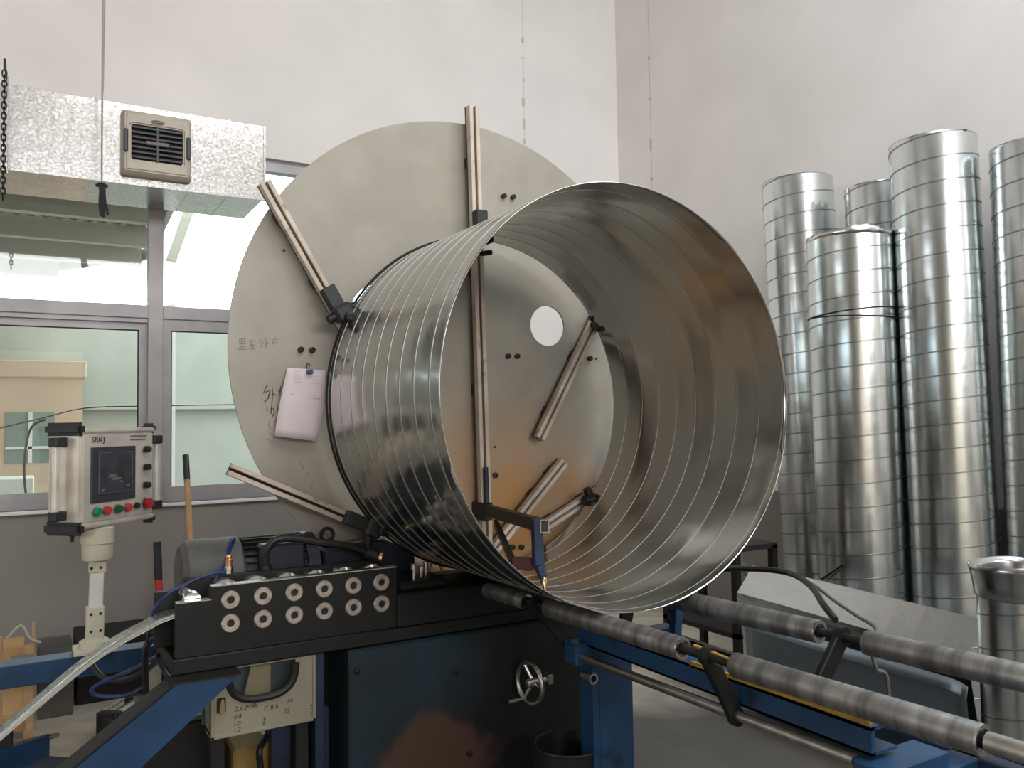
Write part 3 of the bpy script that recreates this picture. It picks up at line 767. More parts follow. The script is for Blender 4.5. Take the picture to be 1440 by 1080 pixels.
# paper note with a blue clip
pn = thing('paper_note', 'white paper sheet hung by a blue clip on the disc left of the pipe', 'paper', dpx(420, 620))
bm = NB(); t = bmesh.new()
cs = [at(404, 517, Y=DYF - 0.02), at(457, 521, Y=DYF - 0.02), at(445, 621, Y=DYF - 0.02), at(385, 613, Y=DYF - 0.02)]
g = []
for j in range(9):
    v = j / 8; row = []
    for i in range(7):
        u = i / 6; p = (cs[0] * (1 - u) + cs[1] * u) * (1 - v) + (cs[3] * (1 - u) + cs[2] * u) * v
        p = p + Vector((0, -0.006 - 0.016 * math.sin(PI * u) * v - 0.006 * v + 0.01 * (u - .5) ** 2, 0)); 
        if u in (0, 1) and 0 < v < 1: p.x += (0.004 if u == 0 else 0.010) * math.sin(PI * v) * (-1 if u == 0 else 1)
        row.append(t.verts.new(p))
    g.append(row)
for A, B in zip(g, g[1:]):
    for i in range(6): t.faces.new((A[i], A[i + 1], B[i + 1], B[i]))
add(bm, t); o = obj('sheet', bm, 'paper', pn, True, 1.2); md = o.modifiers.new('thickness', 'SOLIDIFY'); md.thickness = 0.0006
bm = NB(); q = at(435, 523, Y=DYF - 0.03); box(bm, (q.x - 0.012, DYF - 0.05, q.z - 0.009), (q.x + 0.012, DYF - 0.026, q.z + 0.010), 0.003); obj('clip', bm, 'clip_blue', pn)
bm = NB(); tube(bm, [q + Vector((0, 0.02, 0.01)), q + Vector((-0.008, 0.015, 0.025)), q + Vector((0, 0.015, 0.038)), q + Vector((0.008, 0.015, 0.025))], 0.002, 5, 4); obj('hook', bm, 'black_steel', pn)
bm = NB()
pp = lambda px, py: at(px, py, Y=DYF - 0.0335)
for r_ in range(4): strokes(bm, [[(415 + k * 5, 522 + r_ * 5 + 0.4 * k), (418 + k * 5, 522 + r_ * 5 + 0.4 * k)] for k in ((0, 1, 5, 6))], pp, 0.0010)
strokes(bm, [[(408, 554), (413, 554)], [(420, 556), (425, 556)], [(440, 556), (445, 556)], [(437, 560), (451, 561)]], pp, 0.0010)
obj('faint_print', bm, 'print_faint', pn)

# ------------------------------------------------------------------ cutter arm reaching into the pipe
tip = at(761, 816, Z=1.0)
YC = tip.y
ca = thing('cutter_arm', 'blue and black steel cutter arm with a brass nozzle inside the pipe', 'tool', tip)
ta = at(684, 717, Y=DYF - 0.1); tb = at(766, 740, Y=YC); dn = (tb - ta).normalized()
bm = NB(); beam(bm, ta, tb, 0.036, 0.05, (0, 0, 1), 0.002)
arm = obj('square_tube', bm, 'black_steel', ca)
bm = NB(); beam(bm, tb - dn * 0.001, tb + dn * 0.001, 0.037, 0.051); obj('cut_edge', bm, 'steel_bright', arm)
bm = NB(); beam(bm, tb - dn * 0.0005, tb + dn * 0.0018, 0.029, 0.043); obj('tube_hollow_shade', bm, 'rubber', arm)  # solid dark plate painted as the shaded inside of the tube
vb0 = at(755, 737, Y=YC + 0.02); vb1 = at(757, 795, Y=YC + 0.02)
bm = NB(); beam(bm, vb0 + Vector((0, 0, 0.02)), vb1, 0.04, 0.03, (0, 1, 0), 0.003); obj('upright', bm, 'blue_dark', ca)
bm = NB(); beam(bm, vb1, vb1 + Vector((0.022, 0, -0.05)), 0.028, 0.028, (0, 1, 0), 0.003); obj('torch_body', bm, 'blue_dark', ca)
bm = NB(); q = vb1 + Vector((0.022, 0, -0.045)); lathe(bm, [(0, 0), (0.016, 0), (0.016, 0.02), (0.007, 0.034), (0.006, 0.05), (0, 0.052)], q, (0.12, 0, -1), 14); obj('nozzle', bm, 'brass', ca, True)
bm = NB(); q0 = at(697, 735, Y=DYF - 0.2); q1 = at(722, 792, Y=YC + 0.12); beam(bm, q0, q1, 0.02, 0.03); obj('brace', bm, 'black_steel', ca)
bm = NB(); q0 = at(722, 792, Y=YC + 0.12); q1 = at(750, 793, Y=YC + 0.05); beam(bm, q0, q1, 0.03, 0.05, (0, 0, 1), 0.004); mat('dark_red', sr(70, 34, 36), rough=0.5); obj('cross_slide', bm, 'dark_red', ca)
bm = NB(); q0 = at(683, 657, Y=DYF - 0.1); q1 = at(685, 716, Y=DYF - 0.1); tube(bm, [q0, q1], 0.012, 12); obj('lift_rod', bm, 'blue_dark', ca, True)
bm = NB(); box(bm, q1 + Vector((-0.03, -0.02, -0.05)), q1 + Vector((0.02, 0.1, 0.03)), 0.004); obj('mount', bm, 'black_steel', ca)

# ------------------------------------------------------------------ tube forming machine: bed, pedestal, struts
HY = 3.1
mc = thing('tube_forming_machine', 'dark blue steel machine base with a long black bed under the forming rolls', 'machine', (1.2, 3.3, 0))
bz1, bz0 = 0.80, 0.748
bm = NB(); box(bm, (0.43, HY - 0.012, bz0), (2.0, HY + 0.40, bz1), 0.004); obj('bed_plate', bm, 'black_steel', mc)
bm = NB(); box(bm, (1.26, HY - 0.02, bz1), (1.99, HY + 0.25, 0.93), 0.006); obj('bed_block', bm, 'black_steel', mc)
bm = NB(); box(bm, (1.28, HY + 0.02, 0.93), (1.50, HY + 0.20, 0.965), 0.01); obj('guide_block', bm, 'black_steel', mc)
bm = NB(); box(bm, (1.475, HY + 0.25, bz1), (2.02, HY + 0.36, 0.932), 0.008); obj('die_block', bm, 'grime', mc)
for x, y, h in ((1.36, HY + 0.06, 0.07), (1.41, HY + 0.1, 0.05), (1.45, HY + 0.14, 0.06), (1.53, HY + 0.28, 0.06), (1.60, HY + 0.3, 0.04)):
    z = 0.96 if x < 1.47 else 0.93
    bm = NB(); lathe(bm, [(0, 0), (0.007, 0), (0.007, h * 0.7), (0.012, h * 0.7), (0.012, h), (0, h)], (x, y, z), (0, 0, 1), 8); obj('adjusting_screw', bm, 'steel', mc)
PYF = 3.075
px0 = at(491, 950, Y=PYF).x; ped_r = at(830, 985, Y=PYF).x
bm = NB(); box(bm, (px0, PYF, 0.0), (ped_r, 3.5, bz0 - 0.004), 0.008); ped = obj('pedestal', bm, 'pedestal_paint', mc)
for ppx, ppy in ((660, 1060), (640, 945), (448 + 30, 948)):
    q = at(ppx, ppy, Y=PYF); bm = NB(); lathe(bm, [(0, 0), (0.012, 0), (0.012, 0.008), (0, 0.01)], (max(q.x, px0 + 0.03), PYF, q.z), (0, -1, 0), 10); obj('bolt', bm, 'black_steel', ped)
bm = NB(); box(bm, (at(443, 960, Y=3.11).x, 3.11, 0.0), (at(456, 960, Y=3.11).x, 3.18, bz0), 0.003); obj('frame_post', bm, 'blue_dark', mc)
bm = NB(); box(bm, (0.93, 3.3, 0.0), (1.02, 3.36, bz0)); obj('inner_panel', bm, 'grime', mc)
bm = NB(); prism(bm, [(0.80, 0.0), (1.02, 0.0), (1.02, 0.50), (0.93, 0.55), (0.80, 0.55)], XZ, 3.22, 3.26); obj('lower_panel', bm, 'blue_dark', mc)
# inclined strut at the entry side
SY = 3.0
s0, s1, s2, s3 = at(268, 946, Y=SY), at(352, 934, Y=SY), at(105, 1080, Y=SY), at(198, 1080, Y=SY)


def down(p, q, z):
    f = (p.z - z) / (p.z - q.z); return (p.x + (q.x - p.x) * f, z)


ztop = 0.742
L0, L1, R0, R1 = down(s0, s2, ztop), down(s0, s2, 0.0), down(s1, s3, ztop), down(s1, s3, 0.0)
bm = NB(); prism(bm, [L0, R0, R1, L1], XZ, SY, SY + 0.012); st = obj('entry_strut', bm, 'blue_paint', mc)
bm = NB(); prism(bm, [(L0[0] - 0.012, ztop), (L0[0] + 0.004, ztop), (L1[0] + 0.004, 0), (L1[0] - 0.012, 0)], XZ, SY, SY + 0.11); obj('strut_flange', bm, 'grime', st)
bm = NB(); box(bm, (L0[0] - 0.02, SY - 0.002, ztop), (R0[0] + 0.01, SY + 0.11, ztop + 0.005)); obj('strut_cap', bm, 'grime', st)
# handwheel
wc = at(745, 961, Y=2.95)
bm = NB(); ax = Vector((-1, -0.12, 0.0)).normalized(); u = Vector((0, 0, 1)); v = ax.cross(u)
ws = 0.082
tube(bm, [wc + (u * math.cos(a) + v * math.sin(a)) * ws for a in [2 * PI * k / 40 for k in range(40)]], 0.0085, 10, closed=True)
hwheel = obj('handwheel', bm, 'steel', mc, True)
for k in range(3):
    a = 0.5 + 2 * PI * k / 3; bm = NB(); tube(bm, [wc - ax * 0.02, wc + (u * math.cos(a) + v * math.sin(a)) * ws], 0.007, 8); obj('spoke', bm, 'steel', hwheel, True)
bm = NB(); lathe(bm, [(0, -0.03), (0.018, -0.03), (0.018, 0.012), (0.01, 0.016), (0, 0.016)], wc, ax, 16); tube(bm, [wc - ax * 0.02, wc - ax * 0.09], 0.012, 10); box(bm, wc - ax * 0.10 + Vector((-0.012, -0.02, -0.02)), wc - ax * 0.10 + Vector((0.012, 0.11, 0.02)), 0.003); obj('hub', bm, 'steel', hwheel, True)
bm = NB(); q = wc + (u * math.cos(2.6) + v * math.sin(2.6)) * ws; tube(bm, [q, q + ax * 0.05], 0.006, 8); lathe(bm, [(0, 0.03), (0.008, 0.03), (0.008, 0.075), (0, 0.078)], q, ax, 10); obj('crank_handle', bm, 'steel', hwheel, True)

# ------------------------------------------------------------------ roll forming head
rh = thing('roll_forming_head', 'black roll-forming head with two rows of round roll ends facing the camera', 'machine', (0.85, HY + 0.15, bz1))
FT = 0.035
bm = NB(); prism(bm, [(0.443, bz1), (1.262, bz1), (1.262, 1.035), (0.56, 1.038), (0.56, 0.992), (0.443, 0.992)], XZ, HY, HY + FT, 0.002); fp = obj('front_plate', bm, 'black_steel', rh)
bm = NB(); prism(bm, [(0.40, bz1), (1.262, bz1), (1.262, 1.035), (0.50, 1.038), (0.50, 1.0), (0.40, 1.0)], XZ, HY + 0.20, HY + 0.20 + FT, 0.002); obj('back_plate', bm, 'black_steel', rh)
bm = NB(); box(bm, (0.445, HY - 0.0015, 0.9385), (1.26, HY + 0.001, 0.9405)); obj('plate_joint', bm, 'rubber', fp)
bm = NB(); box(bm, (0.56, HY - 0.001, 1.0345), (1.262, HY + FT, 1.0385)); box(bm, (0.444, HY - 0.001, 0.989), (0.56, HY + FT, 0.993)); obj('worn_edge', bm, 'steel_bright', fp)
for i in range(6):
    x = 0.626 + (1.197 - 0.626) * i / 5
    for z in (0.983, 0.900):
        bm = NB(); lathe(bm, [(0.013, 0.002), (0.013, 0.006), (0.016, 0.009), (0.029, 0.009), (0.033, 0.004), (0.033, -0.002), (0.013, -0.002), (0.013, 0.002)], (x, HY, z), (0, -1, 0), 28); rc = obj('roll_end', bm, 'steel_roll_end', rh, True, 0.3)
        bm = NB(); lathe(bm, [(0, 0.002), (0.0131, 0.002), (0.0131, 0.0), (0, 0)], (x, HY, z), (0, -1, 0), 16); obj('socket', bm, 'rubber', rc)
        bm = NB(); lathe(bm, [(0.0, 0), (0.034, 0), (0.040, 0.012), (0.040, 0.03), (0.058 if z > 0.95 else 0.04, 0.05), (0.058 if z > 0.95 else 0.04, 0.10), (0.045, 0.12), (0.036, 0.14), (0, 0.14)], (x, HY + FT + 0.006, z), (0, 1, 0), 24); obj('forming_roll', bm, 'steel_bright', rh, True)
bm = NB(); lathe(bm, [(0, 0), (0.03, 0), (0.034, 0.02), (0.02, 0.05), (0.034, 0.11), (0.03, 0.14), (0, 0.14)], (0.505, HY + FT + 0.006, 0.985), (0, 1, 0), 24); obj('entry_roll', bm, 'steel_bright', rh, True)
bm = NB(); lathe(bm, [(0, 0), (0.007, 0), (0.007, 0.004), (0, 0.004)], (0.487, HY, 0.975), (0, -1, 0), 10); obj('set_screw', bm, 'rubber', rh)
# brass and copper fitting on top with its fluid line
q = at(322, 806, Y=HY + 0.16)
bm = NB(); lathe(bm, [(0, 0), (0.016, 0), (0.016, 0.022), (0.011, 0.03), (0, 0.03)], q, (0, 0, 1), 6); obj('fitting_base', bm, 'steel_bright', rh)
bm = NB(); lathe(bm, [(0, 0.03), (0.012, 0.03), (0.013, 0.05), (0.009, 0.055), (0.012, 0.062), (0.010, 0.07), (0, 0.07)], q, (0, 0, 1), 12); obj('copper_union', bm, 'copper', rh, True)
bm = NB(); tube(bm, [q + Vector((0, 0, 0.06)), q + Vector((-0.004, 0, 0.09)), q + Vector((0.012, 0, 0.125)), q + Vector((0.02, 0.01, 0.12)), q + Vector((0.006, 0.02, 0.08)), q + Vector((-0.02, 0.02, 0.02)), q + Vector((-0.05, 0.02, -0.03))], 0.007, 8, 6); obj('coiled_hose', bm, 'hose_blue', rh, True)
# coolant hose along the top with its end fitting
cbl = thing('power_cable', 'thick black cable arching over the forming head to the motor', 'cable', at(376, 790, Y=3.34))
bm = NB(); tube(bm, [at(374, 795, Y=3.34), at(374, 775, Y=3.34), at(390, 759, Y=3.34), at(420, 758, Y=3.34), at(450, 763, Y=3.33), at(490, 768, Y=3.325), at(515, 776, Y=3.32)], 0.0155, 10, 6); obj('sheath', bm, 'cable', cbl, True)
bm = NB(); a = at(514, 776, Y=3.32); b = at(534, 784, Y=3.31); tube(bm, [a, b], 0.028, 14); obj('gland', bm, 'black_plastic', cbl, True)
bm = NB(); a = at(533, 784, Y=3.31); b = at(537, 785, Y=3.305); tube(bm, [a, b], 0.030, 16); obj('brass_ring', bm, 'brass', cbl, True)
bm = NB(); a = at(374, 795, Y=3.34); tube(bm, [a, a + Vector((0, 0, -0.05))], 0.022, 12); obj('terminal_cap', bm, 'black_plastic', cbl, True)

# ------------------------------------------------------------------ steel strip feeding in
stp = []
for px, py in ((-160, 1190), (-60, 1096), (0, 1043), (60, 992), (110, 950), (160, 914), (205, 889), (246, 870)):
    p = at(px, py, Y=HY + 0.03); stp.append(Vector((p.x, 0, p.z)))
stp.append(Vector((0.62, 0, 0.9415)))
sp = smooth_path(stp, 6); t = bmesh.new(); g = []
for p in sp: g.append([t.verts.new((p.x, HY + 0.038, p.z)), t.verts.new((p.x, HY + 0.115, p.z + 0.001)), t.verts.new((p.x, HY + 0.192, p.z + 0.002))])
for A, B in zip(g, g[1:]):
    for j in range(2): t.faces.new((A[j], B[j], B[j + 1], A[j + 1]))
bm = NB(); add(bm, t); o = obj('steel_strip', bm, 'zinc_strip', None, True, 1.0); md = o.modifiers.new('thickness', 'SOLIDIFY'); md.thickness = 0.0012
tag(o, 'shiny galvanised steel strip curving up from lower left into the forming head', 'strip')

# ------------------------------------------------------------------ drive motor
mo = thing('drive_motor', 'dirty grey electric motor with dark blue gearbox behind the forming head', 'motor', (0.9, 3.53, 0))
mY = 3.53; mZ = at(300, 757, Y=3.53).z - 0.152; mX = at(256, 800, Y=3.45).x
bm = NB(); lathe(bm, [(0, 0.0), (0.125, 0), (0.147, 0.02), (0.153, 0.05), (0.153, 0.22), (0.147, 0.225), (0.14, 0.225), (0, 0.225)], (mX, mY, mZ), (1, 0, 0), 48); obj('fan_cowl', bm, 'motor_grey', mo, True)
bm = NB(); lathe(bm, [(0, 0.22), (0.132, 0.22), (0.132, 0.50), (0, 0.50)], (mX, mY, mZ), (1, 0, 0), 40); mb = obj('stator_body', bm, 'black_steel', mo, True)
for k in range(28):
    a = 2 * PI * k / 28; bm = NB(); u = Vector((0, math.cos(a), math.sin(a)))
    beam(bm, Vector((mX + 0.235, mY, mZ)) + u * 0.136, Vector((mX + 0.48, mY, mZ)) + u * 0.136, 0.005, 0.022, tuple(u)); obj('cooling_fin', bm, 'black_steel', mb)
bm = NB(); box(bm, (mX + 0.28, mY - 0.165, mZ + 0.02), (mX + 0.46, mY - 0.08, mZ + 0.13), 0.01); obj('terminal_box', bm, 'motor_blue', mo)
bm = NB(); lathe(bm, [(0, 0.48), (0.15, 0.48), (0.15, 0.53), (0, 0.53)], (mX, mY, mZ), (1, 0, 0), 40); obj('flange', bm, 'motor_blue', mo, True)
bm = NB(); prism(bm, [(1.06, bz1), (1.47, bz1), (1.47, 1.03), (1.43, 1.065), (1.30, 1.105), (1.18, 1.10), (1.06, 1.085)], XZ, 3.395, 3.485, 0.008); obj('gearbox', bm, 'motor_blue', mo)
bm = NB(); lathe(bm, [(0, 0), (0.05, 0), (0.055, 0.01), (0.055, 0.02), (0, 0.02)], (1.30, 3.395, 0.98), (0, -1, 0), 24); obj('bearing_cap', bm, 'motor_blue', mo, True)
q = at(460, 752, Y=3.42)
bm = NB(); tube(bm, [q + Vector((math.cos(a) * 0.026, 0, math.sin(a) * 0.026)) for a in [2 * PI * k / 24 for k in range(24)]], 0.008, 8, closed=True); tube(bm, [q - Vector((0, 0, 0.03)), q - Vector((0, 0, 0.09))], 0.012, 8); obj('eye_bolt', bm, 'black_steel', mo, True)
bm = NB(); box(bm, (mX + 0.25, mY - 0.12, 0.745), (1.04, mY + 0.12, mZ - 0.12), 0.01); obj('motor_foot', bm, 'black_steel', mo)
bm = NB(); prism(bm, [(1.17, 1.101), (1.31, 1.106), (1.36, 1.112), (1.20, 1.107)], XZ, 3.40, 3.48); obj('cover_plate', bm, 'steel', mo)
bm = NB(); box(bm, (0.88, mY + 0.0, 0), (1.0, mY + 0.14, 0.70), 0.01); box(bm, (0.62, mY - 0.02, 0.70), (1.04, mY + 0.16, 0.745), 0.004); obj('motor_stand', bm, 'blue_dark', mo)

# ------------------------------------------------------------------ electrical cabinet door with window
cy = 3.10
dq = [at(296, 905, Y=cy), at(296, 1042, Y=cy), at(441, 1008, Y=cy + 0.02), at(441, 888, Y=cy + 0.02)]
x0, x1 = dq[0].x, dq[2].x; zb = dq[1].z; ztp = 0.744
zb = (dq[1].z + dq[2].z) / 2
cabt = thing('electrical_cabinet', 'cream steel cabinet with oval black-rimmed window and pencilled numbers under the bed', 'cabinet', ((x0 + x1) / 2, cy, zb))
ocx, ocz = at(369, 938, Y=cy).x, at(369, 938, Y=cy).z; orx, orz = 0.120, 0.108


def superell(k, n, rx, rz, e=2.7):
    a = 2 * PI * k / n; c, s = math.cos(a), math.sin(a)
    return (ocx + rx * math.copysign(abs(c) ** (2 / e), c), min(ocz + rz * math.copysign(abs(s) ** (2 / e), s), ztp - 0.003))


cu = bpy.data.curves.new('d', 'CURVE'); cu.dimensions = '2D'; cu.fill_mode = 'BOTH'; cu.extrude = 0.006
spl([(x0, zb), (x1, zb), (x1, ztp), (x0, ztp)]); spl([superell(k, 48, orx, orz) for k in range(48)])
to = bpy.data.objects.new('d', cu); COL.objects.link(to)
me = bpy.data.meshes.new_from_object(to.evaluated_get(bpy.context.evaluated_depsgraph_get())); bpy.data.objects.remove(to)
me.transform(Matrix.Translation((0, cy, 0)) @ Matrix.Rotation(PI / 2, 4, 'X'))
bm = NB(); bm.from_mesh(me); dr_ = obj('door', bm, 'cabinet_cream', cabt)
bm = NB(); e = 0.012
for a, b in (((x0, zb), (x1, zb + e)), ((x0, zb), (x0 + e, ztp)), ((x1 - e, zb), (x1, ztp))): box(bm, (a[0], cy - 0.012, a[1]), (b[0], cy + 0.02, b[1]), 0.002)
obj('door_rim', bm, 'cabinet_cream', dr_)
arc = [superell(k, 96, orx, orz) for k in range(24, 121)]; arc = [p for p in arc if p[1] < ztp - 0.004]
bm = NB(); tube(bm, [Vector((p[0], cy - 0.006, p[1])) for p in arc], 0.014, 8); obj('gasket', bm, 'rubber', dr_, True)
bm = NB(); prism(bm, [superell(k, 48, orx - 0.002, orz - 0.002) for k in range(48)], XZ, cy - 0.001, cy + 0.002); obj('window_pane', bm, 'clear_glass', dr_)
q = at(311, 991, Y=cy)
bm = NB(); box(bm, (q.x - 0.016, cy - 0.013, q.z - 0.026), (q.x + 0.014, cy - 0.006, q.z + 0.026), 0.003); lk = obj('lock_plate', bm, 'rubber', dr_)
bm = NB(); prism(bm, [(q.x - 0.011, q.z - 0.024), (q.x + 0.009, q.z - 0.024), (q.x + 0.011, q.z), (q.x + 0.006, q.z + 0.024), (q.x - 0.004, q.z + 0.024), (q.x - 0.010, q.z)], XZ, cy - 0.022, cy - 0.012, 0.002); obj('lock_handle', bm, 'brass', lk)
MX = lambda px, py: frame_M(at(px, py, Y=cy - 0.0065), (1, 0, 0.02), (0, 0, 1))
for body, px, py, sz in (('0.6.M4k', 346, 995, 0.026), ('C 8 k', 381, 995, 0.024), ('0.8', 334, 1008, 0.022), ('1.0', 333, 1018, 0.022), ('1.2', 333, 1027, 0.022), ('6', 372, 1010, 0.02), ('8', 371, 1017, 0.02), ('k', 371, 1025, 0.02), ('14', 407, 986, 0.024), ('22', 403, 1000, 0.022), ('7', 437, 995, 0.02), ('3', 437, 1004, 0.02)):
    text_mesh('writing', body, sz, MX(px, py), 'ink', dr_, 0.0004, 0.15)
bm = NB()
box(bm, (x0 + 0.0, cy + 0.02, zb + 0.01), (x0 + 0.02, cy + 0.10, ztp)); box(bm, (x1 - 0.02, cy + 0.02, zb + 0.01), (x1, cy + 0.10, ztp)); box(bm, (x0, cy + 0.02, zb), (x1, cy + 0.10, zb + 0.02))
obj('cabinet_shell', bm, 'cabinet_cream', cabt)
bm = NB(); prism(bm, [(at(336, 975, Y=3.19).x, zb + 0.02), (at(381, 975, Y=3.19).x, zb + 0.02), (at(381, 930, Y=3.19).x, ztp - 0.005), (at(356, 930, Y=3.19).x, ztp - 0.005)], XZ, 3.195, 3.20)
mat('board_tan', sr(176, 150, 122), rough=0.8); obj('reflection_board', bm, 'board_tan', cabt)  # board added behind the pane to imitate a tan reflection in the glass
bm = NB(); box(bm, (x0, cy + 0.165, zb), (x1, cy + 0.172, ztp)); mat('panel_bluegrey', sr(84, 96, 108), rough=0.6); obj('inner_back', bm, 'panel_bluegrey', cabt)
for xa in (x0 + 0.01, x1 - 0.06):
    bm = NB(); box(bm, (xa, cy + 0.05, 0), (xa + 0.05, cy + 0.12, zb), 0.003); obj('leg', bm, 'grime', cabt)
# dark box under the strut, floor clutter near the cabinet
a = at(205, 1025, Y=3.35); b = at(318, 1025, Y=3.35)
hb = thing('hydraulic_tank', 'dark oil tank on the floor between the blue strut and the cabinet', 'tank', ((a.x + b.x) / 2, 3.5, 0))
bm = NB(); box(bm, (a.x, 3.35, 0.0), (b.x, 3.72, a.z), 0.01); obj('tank_body', bm, 'grime', hb)
bm = NB(); box(bm, (a.x - 0.005, 3.34, a.z), (b.x + 0.005, 3.73, a.z + 0.015), 0.004); obj('tank_lid', bm, 'motor_grey', hb)
c = at(340, 1062, Y=3.35)
bm = NB(); box(bm, (c.x - 0.04, 3.3, 0.0), (c.x + 0.10, 3.5, c.z + 0.04), 0.01)
tag(obj('cardboard_box', bm, 'cardboard'), 'ochre cardboard box on the floor below the cream cabinet', 'box')
bm = NB(); tube(bm, [at(374, 1035, Y=3.25), at(365, 1055, Y=3.2), at(366, 1075, Y=3.2), at(372, 1110, Y=3.2)], 0.012, 8, 5)
tag(obj('drain_hose', bm, 'cable', None, True), 'short black hose hanging down below the cream cabinet', 'hose')

# ------------------------------------------------------------------ black bucket under the handwheel
bc = at(800, 1045, Y=2.72); br = 0.135
bk = thing('bucket', 'open black bucket on the floor left of the blue table leg', 'bucket', (bc.x, 2.72, 0))
bh = bc.z
bm = NB(); lathe(bm, [(0, 0), (br * 0.85, 0), (br, bh), (br - 0.004, bh), (br * 0.85 - 0.004, 0.006), (0, 0.006)], (bc.x, 2.72, 0), (0, 0, 1), 40); obj('bucket_body', bm, 'bucket_black', bk, True)
bm = NB(); tube(bm, [Vector((bc.x + br * math.cos(a), 2.72 + br * math.sin(a), bh)) for a in [2 * PI * k / 40 for k in range(40)]], 0.005, 6, closed=True); obj('rim', bm, 'bucket_black', bk, True)

# ------------------------------------------------------------------ run-out table with rollers
rt = thing('runout_table', 'blue steel run-out table with long worn support rollers under the pipe', 'table', (2.0, 2.0, 0))
RZ = 0.919; RR = 0.034


def FX(y): return 1.631 + (3.031 - y) / (3.031 - 1.03) * 0.105


RZ2 = 0.938


def RX(y): return 2.085 + (2.221 - y) / (2.221 - 1.199) * 0.085


def roller(y0, y1, fx, z, r=RR, name='roller'):
    A = Vector((fx(y0), y0, z)); B = Vector((fx(y1), y1, z)); d = (B - A).normalized(); L = (B - A).length
    bm = NB(); lathe(bm, [(r * 0.5, 0.0), (r * 0.86, 0.0), (r * 0.9, -0.0), (r - 0.001, 0.002), (r, 0.006), (r, L - 0.006), (r - 0.001, L - 0.002), (r * 0.9, L), (r * 0.86, L), (r * 0.84, L - 0.006), (r * 0.5, L - 0.006)], A, d, 28)
    o = obj(name, bm, 'roller_steel', rt, True, 0.5)
    bm = NB()
    lathe(bm, [(r * 0.72, L - 0.004), (r * 0.72, L + 0.002), (r * 0.98, L + 0.002), (r * 0.98, L - 0.004)], A, d, 28); obj('end_ring', bm, 'steel_bright', o, True, 0.5)
    bm = NB(); lathe(bm, [(0, L - 0.005), (r * 0.5, L - 0.005), (r * 0.5, L + 0.004), (0, L + 0.004)], A, d, 20); obj('bearing', bm, 'black_steel', o, True, 0.5)
    return o


roller(2.60, 1.915, FX, RZ); roller(1.715, 1.04, FX, RZ)
roller(3.03, 2.74, FX, RZ - 0.004, 0.030)
roller(2.56, 1.775, RX, RZ2, 0.036); roller(1.62, 0.85, RX, RZ2, 0.036)
for fx, z, ya, yb in ((FX, RZ, 3.05, 0.62), (RX, RZ2, 2.7, 0.8)):
    bm = NB(); tube(bm, [(fx(ya), ya, z), (fx(yb), yb, z)], 0.0135, 12); obj('axle', bm, 'black_steel', rt, True)
bm = NB(); tube(bm, [(FX(1.03), 1.03, RZ), (FX(0.6), 0.6, RZ)], 0.022, 14); obj('axle_sleeve', bm, 'steel', rt, True)
# levers from the lower rod to the axles
rodA = Vector((1.77, 2.59, 0.732)); rodB = Vector((1.79, 1.40, 0.745))
bm = NB(); tube(bm, [rodA, rodB], 0.0155, 14); obj('pivot_rod', bm, 'steel', rt, True)


def lever(top, bot, w=0.05, th=0.022):
    bm = NB(); top = Vector(top); bot = Vector(bot)
    beam(bm, top, bot, th, w, tuple((bot - top).cross(Vector((0, 1, 0)))), 0.003)
    for p, r in ((top, w * 0.56), (bot, w * 0.5)): lathe(bm, [(0, -th * 0.55), (r, -th * 0.55), (r, th * 0.55), (0, th * 0.55)], p, (0, 1, 0), 20)
    return obj('lever_arm', bm, 'black_steel', rt, True, 0.5)


lever((FX(1.815), 1.815, RZ), (1.785, 1.80, 0.735)); lever((FX(2.68), 2.68, RZ), (1.80, 2.66, 0.735))
lever((RX(1.70), 1.70, RZ2), (1.96, 1.70, 0.735), 0.055); lever((RX(2.62), 2.62, RZ2), (2.0, 2.62, 0.735), 0.055)
# side beams, cross members, legs
bm = NB(); box(bm, (1.80, 1.36, 0.765), (1.815, 2.62, 0.835)); box(bm, (1.80, 1.36, 0.826), (1.90, 2.62, 0.835)); box(bm, (1.80, 1.36, 0.765), (1.90, 2.62, 0.772)); obj('side_beam', bm, 'blue_paint', rt)
bm = NB(); box(bm, (2.16, 1.0, 0.62), (2.24, 2.62, 0.70), 0.004); obj('side_beam', bm, 'blue_dark', rt)
bm = NB(); beam(bm, (1.795, 2.0, 0.842), (1.80, 1.36, 0.846), 0.012, 0.012); obj('yellow_angle', bm, 'yellow_paint', rt)
bm = NB(); beam(bm, at(976, 913, Y=1.88), at(1030, 935, Y=1.72), 0.012, 0.03); obj('yellow_stop', bm, 'yellow_paint', rt)
bm = NB(); box(bm, (1.775, 1.30, 0.66), (2.02, 1.40, 0.752), 0.004); box(bm, (2.0, 1.31, 0.63), (2.24, 1.39, 0.70), 0.004); obj('cross_member', bm, 'blue_paint', rt)
bm = NB(); box(bm, (1.745, 2.56, 0.70), (2.24, 2.64, 0.78), 0.004); obj('cross_member', bm, 'blue_paint', rt)
bm = NB(); q = at(826, 951, Y=2.55); lathe(bm, [(0.012, 0), (0.02, 0), (0.02, 0.06), (0.012, 0.06), (0.012, 0)], (q.x, 2.51, q.z), (0, 1, 0), 18); obj('pipe_stub', bm, 'steel', rt, True)
bm = NB(); box(bm, (1.86, 2.58, 0.0), (2.02, 2.64, 0.70), 0.003); box(bm, (1.83, 2.58, 0), (1.86, 2.66, 0.70)); obj('leg', bm, 'blue_paint', rt)
for y in (1.32,):
    bm = NB(); box(bm, (1.84, y, 0.0), (1.92, y + 0.07, 0.66), 0.003); obj('leg', bm, 'blue_paint', rt)
    bm = NB(); box(bm, (2.16, y, 0.0), (2.24, y + 0.07, 0.66), 0.003); obj('leg', bm, 'blue_paint', rt)
a = at(965, 850, Y=2.5); b = at(998, 920, Y=2.5)
